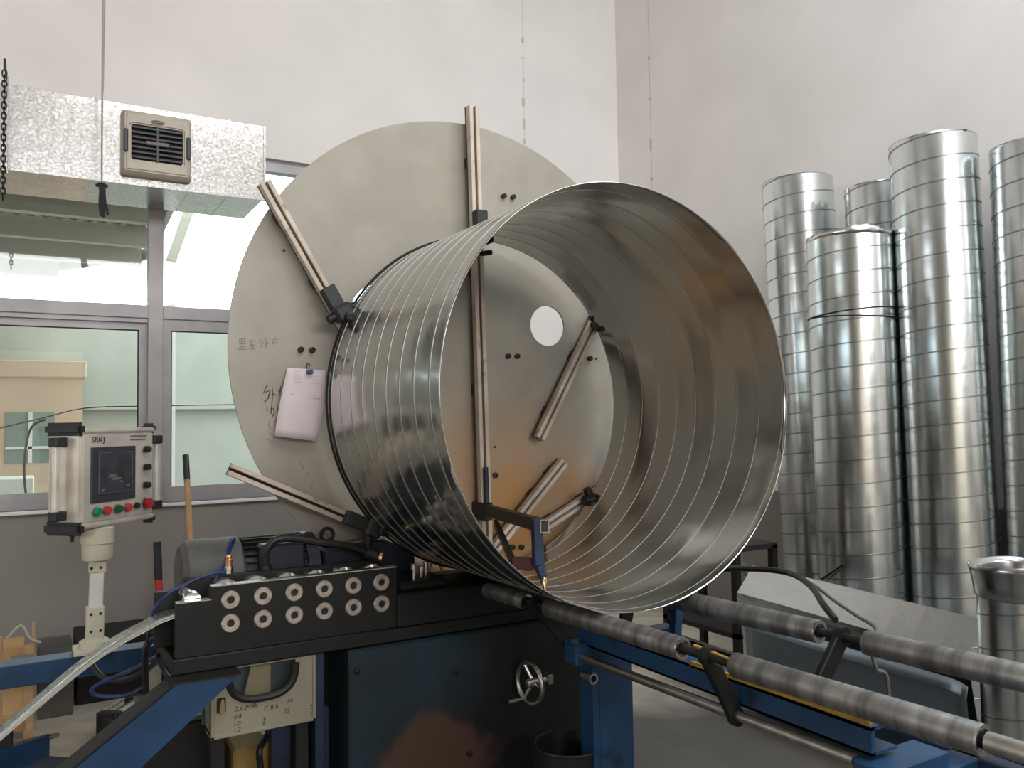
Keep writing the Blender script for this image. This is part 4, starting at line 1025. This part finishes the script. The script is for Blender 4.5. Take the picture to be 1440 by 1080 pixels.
bm = NB(); beam(bm, (a.x, 2.55, a.z + 0.02), (2.2, 2.55, 0.66), 0.035, 0.035); obj('brace', bm, 'blue_paint', rt)
bm = NB(); beam(bm, (2.16, 1.0, 0.735), (2.24, 2.62, 0.735), 0.025, 0.025); obj('rear_rod', bm, 'black_steel', rt)

# ------------------------------------------------------------------ folded sheets behind the table, dark rack, cables
def sheet(name, label, pts, y0, y1, m, th=0.0015, skew=0.0):
    """cross-section pts (x, z) run along Y from y0 to y1"""
    t = bmesh.new(); n = 10; g = []
    for i in range(n + 1):
        f = i / n; y = y0 + (y1 - y0) * f
        g.append([t.verts.new((x + 0.006 * math.sin(5 * f + j), y, z + skew * f)) for j, (x, z) in enumerate(pts)])
    for A, B in zip(g, g[1:]):
        for j in range(len(pts) - 1): t.faces.new((A[j], B[j], B[j + 1], A[j + 1]))
    bm = NB(); add(bm, t); o = obj(name, bm, m); md = o.modifiers.new('thickness', 'SOLIDIFY'); md.thickness = th
    return tag(o, label, 'sheet metal')


sheet('folded_sheet', 'long folded galvanised sheet leaning with its bright top strip before the standing pipes', [(3.47, 0.79), (3.34, 0.655), (3.335, 0.63), (3.46, 0.0)], 3.34, 2.05, 'zinc_sheet', skew=-0.045)
z2a = at(1050, 868, X=3.29).z
mat('sheet_blue', (0.30, 0.35, 0.40, 1), (0.24, 0.29, 0.34, 1), 2.0, rough=0.3, metal=0.9)
t = bmesh.new(); g = []; n = 24
for i in range(n + 1):
    f = i / n; y = at(1050, 900, X=3.29).y + (at(1372, 960, X=3.29).y - at(1050, 900, X=3.29).y) * f
    c = max(0, (f - 0.9) / 0.1) ** 2 * 0.05
    g.append([t.verts.new((x - c + 0.004 * math.sin(7 * f + j), y, z - 0.03 * f)) for j, (x, z) in enumerate(((3.285, z2a), (3.27, z2a - 0.05), (3.275, z2a - 0.055), (3.30, z2a - 0.3), (3.37, 0.032)))])
for A, B in zip(g, g[1:]):
    for j in range(4): t.faces.new((A[j], B[j], B[j + 1], A[j + 1]))
bm = NB(); add(bm, t); o = obj('bent_sheet', bm, 'sheet_blue', None, True, 0.5); md = o.modifiers.new('thickness', 'SOLIDIFY'); md.thickness = 0.0015
tag(o, 'dull bluish bent sheet with a curled right end leaning low behind the rollers', 'sheet metal')
# rack of dark angle iron behind the pipe
rk = thing('scrap_rack', 'dark angle-iron rack half hidden between the lying pipe and the folded sheet', 'rack', (3.65, 3.7, 0))
for x, y in ((3.5, 3.5), (3.8, 3.5), (3.5, 4.1), (3.8, 4.1)):
    bm = NB(); box(bm, (x - 0.02, y - 0.02, 0), (x + 0.02, y + 0.02, 0.86)); obj('leg', bm, 'black_steel', rk)
for z in (0.35, 0.84):
    bm = NB(); box(bm, (3.48, 3.48, z), (3.82, 4.12, z + 0.03)); obj('shelf', bm, 'grime', rk)
bm = NB(); beam(bm, (3.5, 3.5, 0.84), (3.8, 3.5, 0.4), 0.03, 0.03, (0, 1, 0)); obj('brace', bm, 'steel', rk)
bm = NB()
tube(bm, [at(985, 830, Y=3.2), at(1010, 803, Y=3.1), at(1060, 800, Y=2.9), at(1110, 806, Y=2.7), at(1140, 824, Y=2.5), at(1158, 850, Y=2.3), at(1175, 872, Y=2.2)], 0.014, 8, 6)
tag(obj('flat_cable', bm, 'cable', None, True), 'black cable looping from behind the pipe over the folded sheet', 'cable')
bm = NB()
tube(bm, [at(1105, 806, Y=2.72), at(1140, 820, Y=2.6), at(1175, 846, Y=2.4), at(1205, 866, Y=2.2), at(1232, 884, Y=1.95), at(1225, 905, Y=1.9), at(1232, 940, Y=1.9), at(1250, 975, Y=1.9), Vector((2.62, 1.95, 0.008)), Vector((2.75, 2.2, 0.008))], 0.007, 6, 6)
tag(obj('thin_cable', bm, 'grey_box', None, True), 'thin grey cable branching down past the rear roller', 'cable')
bm = NB(); a = at(1155, 815, X=3.9); tube(bm, [a, at(1187, 793, X=3.85)], 0.006, 6)
tag(obj('iron_rod', bm, 'black_steel'), 'short dark rod sticking up before the wide standing pipe', 'rod')

# ------------------------------------------------------------------ control panel on its post
PX, PY = 0.262, 4.4
cp_ = thing('control_panel', 'silver operator control box with screen and coloured buttons on a white post', 'control panel', (PX, PY, 0.56))
zc = 3.93
def camz(px, py, z):   # point at camera depth z
    d = RT * ((px - 720) / F) + UP * ((540 - py) / F) + FW
    return Vector((0, 0, EYE)) + d * (z / d.dot(FW))


kt = camz(114, 606, 3.80); kb = camz(111, 745, 3.80); rtp = camz(216, 606, 4.27)
u = Vector((rtp.x - kt.x, rtp.y - kt.y, 0)); FWID = u.length; u.normalize()          # along the front face
nf = Vector((u.y, -u.x, 0))                                                            # front normal, towards the hall
if nf.dot(Vector((0, -1, 0))) < 0: nf = -nf
dep = -nf
zt_, zb_ = 1.602, 1.145
org = Vector((kt.x, kt.y, 0)); DEP = 0.19


def cpt(a, d, z): return org + u * a + dep * d + Vector((0, 0, z))


def cbox(a0, a1, d0, d1, z0, z1, bev=0.0, seg=1):
    bm = NB(); t = bmesh.new(); bmesh.ops.create_cube(t, size=1.0)
    for v in t.verts: v.co = Vector(((a1 - a0) * v.co.x, (d1 - d0) * v.co.y, (z1 - z0) * v.co.z))
    if bev: bmesh.ops.bevel(t, geom=t.edges[:], offset=bev, segments=seg, affect='EDGES')
    Rm = Matrix((u, dep, Vector((0, 0, 1)))).transposed().to_4x4()
    add(bm, t, Matrix.Translation(cpt((a0 + a1) / 2, (d0 + d1) / 2, (z0 + z1) / 2)) @ Rm); return bm


case = obj('case', cbox(0.0, FWID, 0.0, DEP, zb_ + 0.01, zt_ - 0.01, 0.012, 2), 'panel_silver', cp_, True)
obj('front_plate', cbox(0.012, FWID - 0.012, -0.004, 0.004, zb_ + 0.025, zt_ - 0.025, 0.002), 'panel_face', cp_)
obj('top_rail', cbox(-0.002, FWID + 0.002, -0.012, 0.03, zt_ - 0.022, zt_ + 0.004, 0.008, 2), 'panel_silver', cp_, True)
obj('bottom_rail', cbox(-0.002, FWID + 0.002, -0.012, 0.03, zb_ - 0.004, zb_ + 0.022, 0.008, 2), 'panel_silver', cp_, True)
for a in (0.0, FWID):
    for z in (zb_, zt_): obj('corner_cap', cbox(a - 0.02, a + 0.025, -0.014, DEP + 0.01, z - 0.032, z + 0.03, 0.016, 2) if a == 0 else cbox(a - 0.02, a + 0.012, -0.014, 0.07, z - 0.028, z + 0.024, 0.014, 2), 'black_plastic', cp_, True)
# side handles
for a, s in ((0.0, -1), (FWID, 1)):
    bm = NB(); x_ = a + s * 0.05; hd = 0.095 if s < 0 else 0.02
    tube(bm, [cpt(x_, hd, zb_ + 0.07), cpt(x_, hd, zt_ - 0.07)], 0.017, 14); h_ = obj('handle', bm, 'panel_silver', cp_, True)
    for z in (zb_ + 0.06, zt_ - 0.06): obj('handle_bracket', cbox(min(a, a + s * 0.07), max(a, a + s * 0.07), hd - 0.024, hd + 0.024, z - 0.022, z + 0.022, 0.005), 'black_plastic', h_)
# screen
obj('screen_bezel', cbox(0.055, 0.345, -0.012, 0.0, 1.255, 1.515, 0.003), 'screen_frame', cp_)
sc_ = obj('screen', cbox(0.09, 0.325, -0.014, -0.01, 1.29, 1.495), 'screen', cp_)
bm = NB(); fr = [cpt(0.098, -0.0145, 1.298), cpt(0.318, -0.0145, 1.298), cpt(0.318, -0.0145, 1.488), cpt(0.098, -0.0145, 1.488)]
for k in range(4): tube(bm, [fr[k], fr[(k + 1) % 4]], 0.0009, 4)
obj('screen_line', bm, 'screen_line', sc_)
bm = NB()
for cx2, cz2, w, h in ((0.18, 1.375, 0.035, 0.010), (0.21, 1.36, 0.04, 0.008), (0.24, 1.345, 0.02, 0.006), (0.125, 1.31, 0.012, 0.008), (0.29, 1.325, 0.014, 0.008)):
    prism(bm, [(cx2 + w * math.cos(2 * PI * k / 10) * random.uniform(.6, 1.1), cz2 + h * math.sin(2 * PI * k / 10) * random.uniform(.6, 1.2)) for k in range(10)], lambda a, b, d: cpt(a, d, b), -0.0148, -0.0141)
obj('finger_smudge', bm, 'smudge', sc_)
# logo and small lettering
ML = frame_M(cpt(0.10, -0.0052, 1.548), u, (0, 0, 1))
text_mesh('logo', 'SBKJ', 0.036, ML @ Matrix.Diagonal((1.25, 1, 1, 1)), 'logo_dark', cp_, 0.0006)
bm = NB()
for r_, n_ in ((1.562, 11), (1.545, 10)):
    a = 0.315
    for k in range(n_):
        w = random.choice((0.006, 0.008, 0.010)); prism(bm, [(a, r_ - 0.004), (a + w, r_ - 0.004), (a + w, r_ + 0.004), (a, r_ + 0.004)], lambda p, q_, d: cpt(p, d, q_), -0.0052, -0.0042); a += w + 0.003
obj('small_lettering', bm, 'vent_badge', cp_)


def knob(a, z, r, m, name, L=0.028, cone=False):
    bm = NB(); prof = [(0, -0.002), (r, -0.002), (r, L * 0.8), (r * 0.85, L), (0, L)] if not cone else [(0, -0.002), (r * 0.7, -0.002), (r * 0.6, L * 0.5), (r, L * 0.6), (r * 0.95, L), (0, L * 1.08)]
    lathe(bm, prof, cpt(a, -0.004, z), nf, 18); o = obj(name, bm, m, cp_, True)
    bm = NB(); lathe(bm, [(r * 0.9, 0), (r * 1.25, 0), (r * 1.25, 0.008), (r * 0.9, 0.01), (r * 0.9, 0)], cpt(a, -0.004, z), nf, 18); obj('collar', bm, 'steel', o, True)
    return o


for a, m in ((0.085, 'green_button'), (0.15, 'red_button'), (0.222, 'dkgreen_button'), (0.288, 'red_button')): knob(a, 1.215, 0.019, m, 'push_button')
knob(0.35, 1.218, 0.015, 'black_plastic', 'selector_switch', 0.024)
knob(0.425, 1.222, 0.026, 'estop_red', 'emergency_stop', 0.03, True)
for z in (1.495, 1.405, 1.315): knob(0.415, z, 0.016, 'black_plastic', 'rotary_switch', 0.035)
# swivel neck, post and base
nx = Vector((camz(137, 760, 3.95).x, camz(137, 760, 3.95).y, 0)); NX = Vector((PX, PY, 0))
nk = Vector((nx.x, nx.y, 0))
bm = NB(); lathe(bm, [(0, 0), (0.062, 0), (0.068, 0.015), (0.068, 0.075), (0.074, 0.08), (0.074, 0.15), (0.066, 0.158), (0, 0.158)], nk + Vector((0, 0, zb_ - 0.165)), (0, 0, 1), 28); obj('swivel_neck', bm, 'post_cream', cp_, True)
bm = NB(); beam(bm, nk + Vector((0, 0, zb_ - 0.17)), nk + Vector((-0.01, 0.0, 0.585)), 0.06, 0.05, (0, 1, 0), 0.004); obj('post', bm, 'post_white', cp_)
bm = NB(); beam(bm, nk + Vector((0, 0, zb_ - 0.17)), nk + Vector((0, 0, zb_ - 0.225)), 0.074, 0.06, (0, 1, 0), 0.004); obj('post_bracket', bm, 'post_cream', cp_)
bm = NB(); beam(bm, nk + Vector((-0.008, 0, 0.76)), nk + Vector((-0.01, 0, 0.60)), 0.078, 0.07, (0, 1, 0), 0.004); pb = obj('post_foot', bm, 'post_cream', cp_)
for dx in (-0.02, 0.02):
    for z in (zb_ - 0.2, 0.73, 0.65):
        bm = NB(); lathe(bm, [(0, 0), (0.007, 0), (0.006, 0.004), (0, 0.004)], nk + Vector((dx - 0.006, -0.036, z)), (0, -1, 0), 10); obj('screw', bm, 'bolt', cp_)
bm = NB(); box(bm, nk + Vector((-0.10, -0.08, 0.552)), nk + Vector((0.08, 0.08, 0.575)), 0.004); lathe(bm, [(0, 0.57), (0.07, 0.57), (0.065, 0.60), (0.05, 0.61), (0, 0.61)], nk + Vector((-0.01, 0, 0)), (0, 0, 1), 28); obj('base_plate', bm, 'post_cream', cp_, True)
bm = NB(); tube(bm, [cpt(0.01, 0.05, zb_ - 0.02), cpt(0.005, 0.05, zb_ - 0.06)], 0.008, 8); tube(bm, [cpt(-0.008, 0.05, zb_ - 0.03), cpt(0.025, 0.05, zb_ - 0.03)], 0.005, 6); obj('lock_lever', bm, 'black_plastic', cp_)

# beam that carries the post
bb = thing('support_beam', 'long blue steel beam carrying the control post near the wall', 'beam', (0.2, nk.y, 0))
bm = NB(); beam(bm, (-1.6, nk.y - 0.03, 0.50), (0.78, nk.y + 0.03, 0.495), 0.12, 0.10, (0, 0, 1), 0.004); obj('beam_channel', bm, 'blue_paint', bb)
for x in (-1.3, 0.72):
    bm = NB(); box(bm, (x - 0.04, nk.y - 0.04, 0), (x + 0.04, nk.y + 0.04, 0.46), 0.003); obj('leg', bm, 'blue_dark', bb)

# ------------------------------------------------------------------ left corner clutter
# wooden crate made of boards
ck = thing('wooden_crate', 'pale plywood crate with a torn corner at the left edge below the window', 'crate', (-0.1, 5.3, 0))
cr = at(47, 1000, Y=5.05).x; ct = at(20, 893, Y=5.05).z
bws = [(cr - 0.62, cr - 0.47), (cr - 0.465, cr - 0.31), (cr - 0.305, cr - 0.145), (cr - 0.14, cr - 0.045)]
for a, b in bws:
    bm = NB(); box(bm, (a, 5.05, 0.06), (b, 5.066, ct - random.uniform(0.0, 0.015)), 0.002); obj('board', bm, 'wood_pale', ck)
bm = NB(); box(bm, (cr - 0.045, 5.03, 0.0), (cr, 5.09, ct - 0.06), 0.003); obj('corner_post', bm, 'wood_pale', ck)
for z in (0.05, ct - 0.16):
    bm = NB(); box(bm, (cr - 0.65, 5.03, z), (cr - 0.03, 5.05, z + 0.09), 0.003); obj('batten', bm, 'wood', ck)
bm = NB(); box(bm, (cr - 0.01, 5.09, 0.05), (cr + 0.005, 5.6, ct - 0.05), 0.002); obj('side_board', bm, 'wood_pale', ck)
bm = NB(); box(bm, (cr - 0.10, 5.026, ct - 0.15), (cr + 0.01, 5.032, ct - 0.10)); obj('metal_strap', bm, 'zinc_sheet', ck)
bm = NB(); tube(bm, [(cr - 0.12, 5.04, ct - 0.01), (cr - 0.06, 5.03, ct + 0.05), (cr - 0.02, 5.03, ct - 0.02), (cr + 0.03, 5.03, ct - 0.05)], 0.006, 5, 4); obj('torn_wrap', bm, 'post_cream', ck)
# grey box and black void box
g1 = at(103, 1005, Y=5.35).x; gz = at(90, 930, Y=5.35).z
bm = NB(); box(bm, (cr + 0.02, 5.35, 0), (g1, 5.8, gz + 0.05), 0.006)
tag(obj('grey_floor_box', bm, 'grey_box'), 'plain grey box on the floor beside the plywood crate', 'box')
g2 = at(225, 985, Y=5.5).x
bm = NB(); box(bm, (g1 + 0.02, 5.5, 0), (g2 + 0.15, 5.95, gz + 0.06), 0.006)
tag(obj('black_floor_box', bm, 'grime'), 'large black box on the floor under the blue beam behind the hoses', 'box')
# pneumatic cylinder on the floor
ca0 = at(150, 1020, Z=0.07); ca1 = at(236, 965, Z=0.07)
ac = thing('pneumatic_cylinder', 'grey pneumatic cylinder with tie rods lying on the floor near the black box', 'cylinder', (ca0.x, ca0.y, 0))
d = (ca1 - ca0).normalized(); sd = Vector((d.y, -d.x, 0)); L = (ca1 - ca0).length
bm = NB(); tube(bm, [ca0, ca0 + d * L * 0.75], 0.045, 18); obj('barrel', bm, 'steel', ac, True)
for f in (0.0, 0.42, 0.75):
    bm = NB(); q = ca0 + d * L * f; beam(bm, q, q + d * 0.05, 0.125, 0.125, (0, 0, 1), 0.008); obj('end_cap', bm, 'black_plastic', ac)
for sx in (-1, 1):
    for sz in (-1, 1):
        bm = NB(); o_ = sd * (sx * 0.05) + Vector((0, 0, sz * 0.05)); tube(bm, [ca0 + o_, ca0 + d * L * 0.75 + o_], 0.006, 6); obj('tie_rod', bm, 'steel', ac)
bm = NB(); tube(bm, [ca0 + d * L * 0.75, ca1], 0.014, 10); obj('piston_rod', bm, 'steel_bright', ac, True)
bm = NB(); q = ca0 + sd * -0.10 + d * 0.1; tube(bm, [q + Vector((0, 0, -0.05)), q + d * 0.35 + Vector((0, 0, -0.05))], 0.015, 8); obj('foot_rail', bm, 'black_steel', ac)
# pale bracket behind strut
q = at(217, 960, Y=4.0)
bm = NB(); prism(bm, [(q.x - 0.025, 0), (q.x + 0.03, 0), (q.x + 0.03, q.z + 0.075), (q.x + 0.022, q.z + 0.09), (q.x - 0.015, q.z + 0.09), (q.x - 0.025, q.z + 0.07)], XZ, 4.0, 4.03, 0.002)
tag(obj('stand_bracket', bm, 'post_cream'), 'narrow pale metal bracket standing upright behind the blue strut', 'bracket')
# hoses
hoses = [('black air hose drooping in a loop behind the steel strip', 'cable', 0.012, [(250, 870, 3.35), (238, 905, 3.5), (215, 935, 3.8), (180, 955, 4.0), (150, 955, 4.1), (133, 940, 4.2), (130, 925, 4.25)]),
         ('blue air hose curving low over the black floor box', 'hose_blue', 0.010, [(255, 885, 3.4), (232, 915, 3.6), (190, 940, 3.9), (140, 962, 4.0), (129, 972, 4.0), (140, 979, 4.0), (175, 978, 4.0), (205, 965, 4.0)]),
         ('dark hose running down beside the forming head', 'cable', 0.013, [(252, 878, 3.32), (232, 892, 3.4), (208, 905, 3.5), (204, 930, 3.6), (205, 970, 3.8), (202, 1000, 3.9)]),
         ('thin blue air line arching from the fitting to the floor', 'hose_blue', 0.0055, [(318, 806, 3.27), (300, 806, 3.27), (262, 821, 3.27), (228, 842, 3.27), (213, 868, 3.3), (208, 895, 3.4), (206, 905, 3.5)]),
         ('black hose bundle hanging between head and strut', 'cable', 0.010, [(256, 895, 3.3), (236, 903, 3.4), (222, 920, 3.5), (232, 945, 3.4), (240, 955, 3.3)])]
for lab, m, r, pts in hoses:
    bm = NB(); tube(bm, [at(a, b, Y=c) for a, b, c in pts], r, 8, 6); tag(obj('air_hose', bm, m, None, True), lab, 'hose', 'air hoses by the forming head')
# broom handles against the wall
a = at(261, 640, Y=6.22); b = at(270, 800, Y=5.95); d = (b - a).normalized(); f0 = a + d * (a.z / -d.z)
bs = thing('broom_handle', 'bare wooden pole with a black taped tip leaning below the window', 'handle', f0)
mid = a + d * 0.18
bm = NB(); tube(bm, [mid, f0], 0.021, 10); obj('wooden_pole', bm, 'wood', bs, True)
bm = NB(); tube(bm, [a, mid], 0.022, 10); obj('taped_tip', bm, 'black_plastic', bs, True)
a = at(221, 762, Y=6.0); c = at(223, 815, Y=5.97); b = at(226, 890, Y=5.9); d = (b - a).normalized(); f0 = a + d * (a.z / -d.z)
sh_ = thing('shovel_handle', 'red and black metal tool handle leaning on the wall beside the wooden pole', 'handle', f0)
bm = NB(); tube(bm, [a, c], 0.026, 10); obj('black_grip', bm, 'black_plastic', sh_, True)
bm = NB(); tube(bm, [c, f0], 0.024, 10); obj('red_shaft', bm, 'red_paint', sh_, True)
# floor-level blue channel and flat bars at the bottom left
q0 = at(0, 1072, Z=0.10); q1 = at(66, 1050, Z=0.10)
fb = thing('floor_channel', 'low blue and grey steel channel on the floor at the bottom left corner', 'channel', (q1.x, q1.y, 0))
bm = NB(); beam(bm, at(-60, 1096, Z=0.06), at(68, 1050, Z=0.06), 0.02, 0.12); obj('channel_web', bm, 'blue_paint', fb)
bm = NB(); prism(bm, [(p.x, p.y) for p in (at(68, 1063, Z=0.05), at(115, 1066, Z=0.05), at(150, 1062, Z=0.05), at(130, 1120, Z=0.05), at(-20, 1120, Z=0.05), at(-10, 1100, Z=0.05))], XY, 0.03, 0.05); obj('channel_plate', bm, 'motor_blue', fb)
for i, (pa, pb) in enumerate((((0, 1058), (82, 1032)), ((-10, 1052), (70, 1034)))):
    bm = NB(); beam(bm, at(*pa, Z=0.012), at(*pb, Z=0.012), 0.02, 0.012)
    tag(obj('flat_bar', bm, 'steel'), ['thin steel flat bar lying on the floor nearest the blue channel', 'thin steel flat bar lying on the floor next to the plywood crate'][i], 'bar', 'flat bars on the floor')
q = at(8, 1040, Y=4.7)
bm = NB(); prism(bm, [(q.x - 0.2, 0), (q.x + 0.03, 0), (q.x + 0.03, q.z + 0.06), (q.x - 0.03, q.z + 0.06), (q.x - 0.2, q.z - 0.05)], XZ, 4.6, 4.75, 0.004)
tag(obj('black_wedge', bm, 'grime'), 'black wedge-shaped block on the floor before the crate', 'block')
